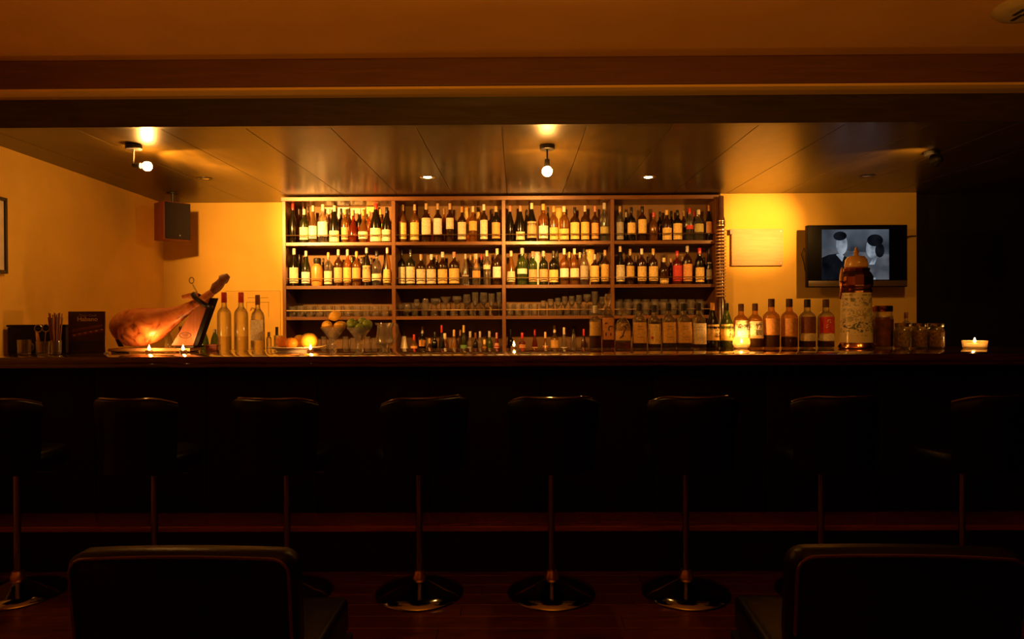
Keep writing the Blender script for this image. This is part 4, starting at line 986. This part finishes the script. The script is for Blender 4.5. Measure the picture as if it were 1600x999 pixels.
# ================================================================== CEILING LAMPS
def ceil_lamp(mpx, mpy, L, label, stem_pt, shade_dir=None, globe=.0):
    c = atz(mpx, mpy, Z_CEIL)
    t = thing('ceiling_spotlight', label, 'spotlight', (c.x, c.y, Z_CEIL - .0005), group='spotlights under the lowered ceiling')
    MB().lathe([(.040, -.028), (.045, -.024), (.045, -.004), (.040, 0)], 20).build('mount', M['black'], t)
    s = Vector(stem_pt) - t.location
    MB().tube([(0, 0, -.026), tuple(s)], .005).build('stem', M['black'], t)
    l = L - t.location
    d = (l - s); 
    if d.length < .01: d = Vector((0, 0, -1))
    d.normalize()
    if globe:
        MB().tube([tuple(s), tuple(s + d * .045)], [.014, .017], 14).build('socket', M['black'], t)
        m = MB(); m.lathe([(.001, -globe)] + [(globe * math.cos(a), globe * math.sin(a)) for a in [-PI / 2 + PI * k / 10 for k in range(1, 10)]] + [(.001, globe)], 16)
        o = m.build('bulb', M['bulb'] if mpx < 500 else M['bulb_dim'], t); o.location = l
    return t, s, l
ceil_lamp(209, 226, L1 + Vector((0, 0, .0)), 'bare bulb spotlight on ceiling beside the wall speaker', at(208, 258, 4.05), globe=.028)
ceil_lamp(855, 227, L2, 'bare bulb spotlight hanging above the middle of the bar', at(855, 249, 4.02), globe=.030)
t, s, l = ceil_lamp(1456, 236, L3, 'dark shaded spotlight on ceiling aimed at the wall board', at(1468, 250, 4.16))
d = (T3 - L3).normalized(); l = L3 - t.location
q = d.to_track_quat('Z', 'Y')
m = MB().lathe([(.012, -.055), (.024, -.045), (.030, -.02), (.040, -.004), (.038, -.004), (.027, -.02), (.001, -.04)], 18, cap=(True, False))
o = m.build('shade', M['black'], t); o.location = l - d * .005; o.rotation_euler = q.to_euler()
def downlight(px, py, lit, label):
    c = atz(px, py, Z_CEIL)
    t = thing('downlight', label, 'downlight', (c.x, c.y, Z_CEIL), group='recessed downlights')
    MB().lathe([(.030, -.001), (.052, -.004), (.056, -.001), (.056, 0)], 24, cap=(False, False)).build('bezel', M['steel'] if lit else M['iron'], t)
    MB().lathe([(.026, -.004), (.031, -.0015), (.031, 0)], 20).build('bulb', M['bulb_small'] if lit else M['steel'], t)
downlight(320, 279, False, 'unlit recessed downlight near the wall speaker'); downlight(668, 277, True, 'lit recessed downlight above the stemmed glass bay')
downlight(1013, 277, True, 'lit recessed downlight above the ribbed pole end bay'); downlight(1355, 275, False, 'unlit recessed downlight above the television')

# ================================================================== WALL THINGS
# speaker
sc_ = at(270, 345, 5.52)
t = thing('wall_speaker', 'reddish wooden loudspeaker with black grille hung in the corner', 'speaker', (sc_.x, 5.52, at(270, 375, 5.46).z), rz=math.radians(50))
hs = at(270, 316, 5.46).z - at(270, 375, 5.46).z
MB().box(-.105, .105, -.085, .10, 0, hs).build('cabinet', M['speaker_wood'], t, bevel=.003)
MB().box(-.100, .100, -.094, -.0855, .005, hs - .005).build('grille', M['grille'], t, bevel=.002)
o = MB().lathe([(.006, 0), (.006, .002)], 12).build('badge', M['steel'], t); o.location = (.015, -.0945, .035); o.rotation_euler = (PI / 2, 0, 0)
MB().tube([(0, .0, hs), (0, .0, Z_CEIL - t.location.z - .008)], .012).build('bracket', M['black'], t)
MB().lathe([(.045, 0), (.045, .007)], 18).build('bracket_plate', M['black'], t).location = (0, 0, Z_CEIL - t.location.z - .0075)
# framed picture on the left wall
yA, yB = 3.70, 4.04
def wl(px, py):      # point on the left wall at a photo pixel
    d = RM @ Vector(((px - 800) / F, -(py - 499.5) / F, -1)); o_ = Vector((0, 0, H))
    k = (wl_b.x - sl * wl_b.y - o_.x + sl * o_.y) / (d.x - sl * d.y); return o_ + d * k
c0 = wl(6, 310); c1 = wl(6, 428)
z1, z0 = c0.z, c1.z; yF = c0.y
t = thing('framed_picture', 'dark framed picture with pale mount on the ochre wall', 'picture', (wallx(yF), yF, z0), rz=-math.atan(sl))
MB().box(.001, .012, -.60, -.02, .02, z1 - z0 - .02).build('mount_board', pm('mount_pale', (.7, .62, .5), .6), t)
for nm, a in (('frame_bar', (0, .022, -.02, 0, 0, z1 - z0)), ('frame_bar', (0, .022, -.62, -.60, 0, z1 - z0)), ('frame_bar', (0, .022, -.60, -.02, 0, .02)), ('frame_bar', (0, .022, -.60, -.02, z1 - z0 - .02, z1 - z0))):
    MB().box(*[a[0] + .001, *a[1:]]).build(nm, M['black'], t, bevel=.002)
# board on the right wall
YWR = 5.70
a = at(1143.5, 358, YWR - .03); b = at(1224, 415, YWR - .03)
t = thing('wall_board', 'pale blank board on the wall under the spotlight glow', 'board', ((a.x + b.x) / 2, YWR - .0005, b.z))
MB().box(-(b.x - a.x) / 2, (b.x - a.x) / 2, -.028, -.001, 0, a.z - b.z).build('panel', wood('board_face', (.50, .36, .19), (.60, .44, .24), (1, 9, 9), 2, .6), t, bevel=.004)
MB().box(-(b.x - a.x) / 2 - .016, -(b.x - a.x) / 2 + .004, -.036, -.0285, a.z - b.z - .045, a.z - b.z + .0).build('clip', M['iron'], t)
for zz_ in (a.z - b.z - .02, .02):
    o = MB().lathe([(.005, 0), (.004, .003)], 10).build('screw', M['steel'], t); o.location = ((b.x - a.x) / 2 - .02, -.0285, zz_); o.rotation_euler = (PI / 2, 0, 0)
# television
YTV = 5.52
a = at(1262, 352, YTV); b = at(1418, 448.5, YTV); tw = b.x - a.x; th = a.z - b.z
t = thing('television', 'flat black television on the wall showing a black and white film', 'television', ((a.x + b.x) / 2, YTV, b.z))
MB().box(-tw / 2, tw / 2, 0, .055, 0, th).build('housing', M['black_gloss'], t, bevel=.006)
MB().box(-tw / 2 + .004, tw / 2 - .004, -.004, -.0005, .006, .052).build('speaker_bar', pm('tv_bar', (.10, .065, .03), .4), t, bevel=.002)
MB().box(-.12, .12, .0555, YWR - YTV - .0005, th * .3, th * .7).build('wall_bracket', M['black'], t)
MB().box(-.008, .008, -.0055, -.0042, .014, .020).build('power_light', M['steel'], t)
pa = at(1284, 359, YTV); pb = at(1389, 437, YTV)
ox = t.location.x; oz = t.location.z
sx0, sx1, sz0, sz1 = pa.x - ox, pb.x - ox, pb.z - oz, pa.z - oz
def su(u, v): return (sx0 + (sx1 - sx0) * u, sz0 + (sz1 - sz0) * v)
def scr_mat(nm, lo, hi, sc, loc=(0, 0, 0)):
    m_, nt_, out_ = nodes(nm); e_ = nt_.nodes.new('ShaderNodeEmission'); tc_ = nt_.nodes.new('ShaderNodeTexCoord')
    n_ = nt_.nodes.new('ShaderNodeTexNoise'); n_.inputs['Scale'].default_value = sc; n_.inputs['Detail'].default_value = 1
    r_ = nt_.nodes.new('ShaderNodeValToRGB'); r_.color_ramp.elements[0].position = .35; r_.color_ramp.elements[1].position = .65
    r_.color_ramp.elements[0].color = (*lo, 1); r_.color_ramp.elements[1].color = (*hi, 1)
    nt_.links.new(tc_.outputs['Object'], n_.inputs['Vector']); nt_.links.new(n_.outputs['Fac'], r_.inputs[0]); nt_.links.new(r_.outputs[0], e_.inputs[0])
    e_.inputs[1].default_value = 1.0; nt_.links.new(e_.outputs[0], out_.inputs[0]); return m_
S0 = scr_mat('film_backdrop', (.022, .027, .036), (.085, .10, .125), 5)
S1 = scr_mat('film_dark', (.0015, .0018, .003), (.006, .007, .010), 9)
S2 = scr_mat('film_pale', (.10, .12, .15), (.30, .34, .40), 14)
S3 = scr_mat('film_grey', (.045, .05, .06), (.095, .10, .115), 10)
m = MB(); m.box(sx0, sx1, -.0012, -.0006, sz0, sz1)
def blob(cu, cv, ru, rv, mi, lay, rot=0, n=22, half=False):
    m.cur = mi; pts = []
    for k in range(n):
        g = 2 * PI * k / n; x_, z_ = ru * math.cos(g), rv * math.sin(g)
        u_, v_ = cu + x_ * math.cos(rot) - z_ * math.sin(rot), cv + x_ * math.sin(rot) + z_ * math.cos(rot)
        pts.append(su(max(.0, min(1, u_)), max(.0, min(1, v_))))
    m.prism(pts, -.0014 - .0004 * lay, -.0012 - .0004 * lay)
def poly(ps, mi, lay): m.cur = mi; m.prism([su(*q) for q in ps], -.0014 - .0004 * lay, -.0012 - .0004 * lay)
# a plain, generic two figure scene: a dark coated figure and a grey coated one, no likeness
poly([(0, .42), (0, .62), (1, .50), (1, .36)], 3, 0)
poly([(0, 0), (0, .44), (.10, .50), (.22, .52), (.36, .46), (.42, .30), (.46, 0)], 1, 1)
blob(.295, .70, .085, .20, 2, 2); blob(.27, .87, .10, .09, 1, 3, .2); poly([(.21, .50), (.30, .36), (.33, .47), (.28, .53)], 2, 3)
poly([(.64, 0), (.66, .26), (.76, .42), (.90, .46), (1, .38), (1, 0)], 3, 4)
blob(.74, .62, .085, .19, 2, 5); blob(.79, .78, .12, .12, 1, 6, -.5); blob(.86, .58, .07, .14, 1, 6)
poly([(.70, .30), (.77, .45), (.82, .44), (.78, .30)], 2, 6); poly([(.72, 0), (.72, .04), (.80, .04), (.80, 0)], 2, 6)
m.build('screen_picture', [S0, S1, S2, S3], t, smooth=False)
c = [at(1262, 405, 5.60), at(1256, 388, 5.68), at(1252, 398, 5.69), at(1256, 410, 5.69), at(1258, 424, 5.69)]
MB().tube([tuple(q - t.location) for q in c], .0035, 6).build('cable', M['black'], t)
c = [at(1418, 370, 5.65), at(1424, 369, 5.68), at(1431, 369, 5.69)]
MB().tube([tuple(q - t.location) for q in c], .005, 6).build('cable', M['black'], t)

# ceiling vent at the edge of the room ceiling
c = atz(1592, 8, Z_UP)
t = thing('ceiling_vent', 'round slotted ceiling vent near the dark side of the room', 'vent', (c.x + .06, c.y, Z_UP))
MB().lathe([(.10, -.03), (.13, -.024), (.15, -.004), (.15, 0)], 28).build('body', pm('vent_cream', (.45, .33, .15), .5), t)
for k in range(6):
    g = k * PI / 3; MB().box(-.008, .008, -.03, .03, -.002, .002).build('slot', M['black'], t).location = (.06 * math.cos(g), .06 * math.sin(g), -.0312)
MB().lathe([(.03, -.04), (.035, -.034), (.035, -.0305)], 18).build('hub', M['iron'], t)

# ================================================================== BAR STOOLS
def make_stool(loc, rz, label):
    t = thing('bar_stool', label, 'bar stool', loc, rz, 'bar stools along the counter')
    MB().lathe([(.205, 0), (.210, .004), (.207, .012), (.15, .030), (.09, .050), (.05, .064), (.034, .072)], 40).build('base', M['chrome'], t, ang=60)
    MB().lathe([(.033, .0725), (.034, .085), (.026, .104), (.024, .112)], 20).build('collar', M['collar'], t)
    MB().tube([(0, 0, .1125), (0, 0, .575)], .016, 16).build('pole', M['chrome'], t)
    MB().lathe([(.05, .5755), (.06, .59), (.06, .60)], 18).build('swivel_plate', M['iron'], t)
    m = MB()
    N = 28
    def ring(r, z, ex=3.2): return [(r * (abs(math.cos(a)) ** (2 / ex)) * (1 if math.cos(a) >= 0 else -1), r * .95 * (abs(math.sin(a)) ** (2 / ex)) * (1 if math.sin(a) >= 0 else -1), z) for a in [2 * PI * k / N for k in range(N)]]
    R_ = [ring(.15, .601), ring(.185, .615), ring(.195, .65), ring(.192, .685), ring(.17, .700), ring(.10, .706)]
    v = [q for r in R_ for q in r]; f = []
    for j in range(len(R_) - 1):
        for i in range(N): f.append((j * N + i, j * N + (i + 1) % N, (j + 1) * N + (i + 1) % N, (j + 1) * N + i))
    f.append(tuple(reversed(range(N)))); f.append(tuple(range((len(R_) - 1) * N, len(R_) * N)))
    m.add(v, f).build('seat', M['leather'], t, ang=70)
    # curved backrest: an arc around the rear of the seat, leaning out a little
    m = MB(); K = 14; v = []; f = []
    rows = [(.62, .0), (.70, .0), (.80, .010), (.90, .018), (.950, .022), (.958, .022)]
    half = math.radians(62)
    for z, lean in rows:
        for side in (0, 1):
            for i in range(K + 1):
                u = -1 + 2 * i / K; a = -PI / 2 + u * half
                rr_ = (.202 + lean) + (.034 if side else 0) - (.008 if z > .95 else 0) * (1 if side else -1)
                drop = -.035 * max(0, abs(u) - .55) ** 1.5 * 3 if z > .85 else 0
                v.append((rr_ * math.cos(a) * .94, rr_ * math.sin(a) , z + drop))
    W = K + 1
    for j in range(len(rows) - 1):
        for side in (0, 1):
            for i in range(K):
                a0 = j * 2 * W + side * W + i; b0_ = a0 + 2 * W
                f.append((a0, a0 + 1, b0_ + 1, b0_))
        for i in (0, K): f.append((j * 2 * W + i, j * 2 * W + W + i, (j + 1) * 2 * W + W + i, (j + 1) * 2 * W + i))
    for i in range(K):
        f.append((i, i + 1, W + i + 1, W + i)); q = (len(rows) - 1) * 2 * W; f.append((q + i, q + i + 1, q + W + i + 1, q + W + i))
    m.add(v, f).build('backrest', M['leather'], t, ang=50)
    q = (len(rows) - 1) * 2 * W
    MB().tube([((v[q + i][0] + v[q + W + i][0]) / 2, (v[q + i][1] + v[q + W + i][1]) / 2, v[q + i][2] + .004) for i in range(K + 1)], .0055, 8, up=(0, 0, 1)).build('top_piping', M['piping'], t)
    MB().tube([(.05, 0, .595), (.16, -.02, .592), (.20, -.025, .598)], [.004, .004, .006], 8).build('lift_lever', M['chrome'], t)
    fr = MB(); pts = [(.0 + .13 * math.sin(a), .02 + .13 * math.cos(a), .30) for a in [-1.9 + 3.8 * k / 16 for k in range(17)]]
    return t
SX = [18, 237, 447, 655, 862, 1071, 1280, 1497]
SR = [0, -8, -6, 24, 2, 3, 6, 18]
SW = ['at the wall end of the bar', 'before the ham stand', 'before the plate of oranges', 'turned aside before the glass pitcher', 'before the lone tealight in mid bar', 'before the cream labelled whisky bottle', 'before the red labelled whisky bottle', 'before the candle dish at the dark end']
for px, r, wd_ in zip(SX, SR, SW):
    p = atz(px, 928 - (px - 800) * .0075, 0)
    make_stool((p.x, 3.26, 0), math.radians(r), 'black leather bar stool on chrome trumpet base ' + wd_)

# ================================================================== LOUNGE CHAIRS IN FRONT
def lounge(loc, rz, label):
    t = thing('lounge_chair', label, 'chair', loc, rz, 'lounge chairs facing the bar')
    W_ = .275
    # backrest outline with rounded upper corners, extruded and bent
    m = MB(); K = 22; v = []; f = []
    for (yo, inset) in ((0, .012), (-.014, 0), (-.060, 0), (-.074, .012)):
        pts = []
        w2 = W_ - inset; zt_ = .765 - inset; r_ = .045
        pts.append((-w2 + .02, .30)); pts.append((-w2, .55))
        for k in range(6):
            a = PI - k * (PI / 2) / 5; pts.append((-w2 + r_ + r_ * math.cos(a), zt_ - r_ + r_ * math.sin(a)))
        for k in range(1, 8): u = -1 + k / 4; pts.append((u * (w2 - r_), zt_ + .012 * (1 - u * u)))
        for k in range(6):
            a = PI / 2 - k * (PI / 2) / 5; pts.append((w2 - r_ + r_ * math.cos(a), zt_ - r_ + r_ * math.sin(a)))
        pts.append((w2, .55)); pts.append((w2 - .02, .30))
        n_ = len(pts)
        v += [(x, yo - .05 * (z - .3) / .46 + .03 * (1 - (x / W_) ** 2) * -1 + .02, z) for x, z in pts]
    for j in range(3):
        for i in range(n_):
            f.append((j * n_ + i, j * n_ + (i + 1) % n_, (j + 1) * n_ + (i + 1) % n_, (j + 1) * n_ + i))
    # close front and back faces as strips
    for j in (0, 3):
        for i in range(n_ // 2):
            a, b_, c_, d_ = j * n_ + i, j * n_ + i + 1, j * n_ + n_ - 2 - i, j * n_ + n_ - 1 - i
            if b_ < c_: f.append((a, b_, c_, d_))
            elif b_ == c_: f.append((a, b_, d_))
    m.add(v, f).build('backrest', M['leather'], t, ang=60)
    MB().tube([(x, y - .0, z + .003) for x, y, z in v[3 * n_ + 1:4 * n_ - 1]], .0042, 8).build('back_highlight', M['piping'], t)  # added strip standing in for the highlight along the back's edge
    MB().box(-.26, .26, -.02, .50, .30, .42).build('seat_cushion', M['leather'], t, bevel=.03, seg=4)
    MB().box(-.27, .27, -.03, .50, .24, .298).build('seat_frame', M['bar_dark'], t, bevel=.006)
    for s_ in (-1, 1):
        for yy in (.02, .42):
            MB().tube([(s_ * .24, yy + .02, .239), (s_ * .25, yy + .02 + (.02 if yy > .2 else -.02), 0)], [.020, .012], 10).build('leg', M['bar_dark'], t)
    return t
p = at(292, 847, 1.66); lounge((p.x, 1.72, 0), 0, 'black leather lounge chair with highlight strip on back before the ham end')
p = at(1412, 847, 1.66); lounge((p.x, 1.72, 0), math.radians(-3), 'black leather lounge chair with highlight strip on back before the television end')
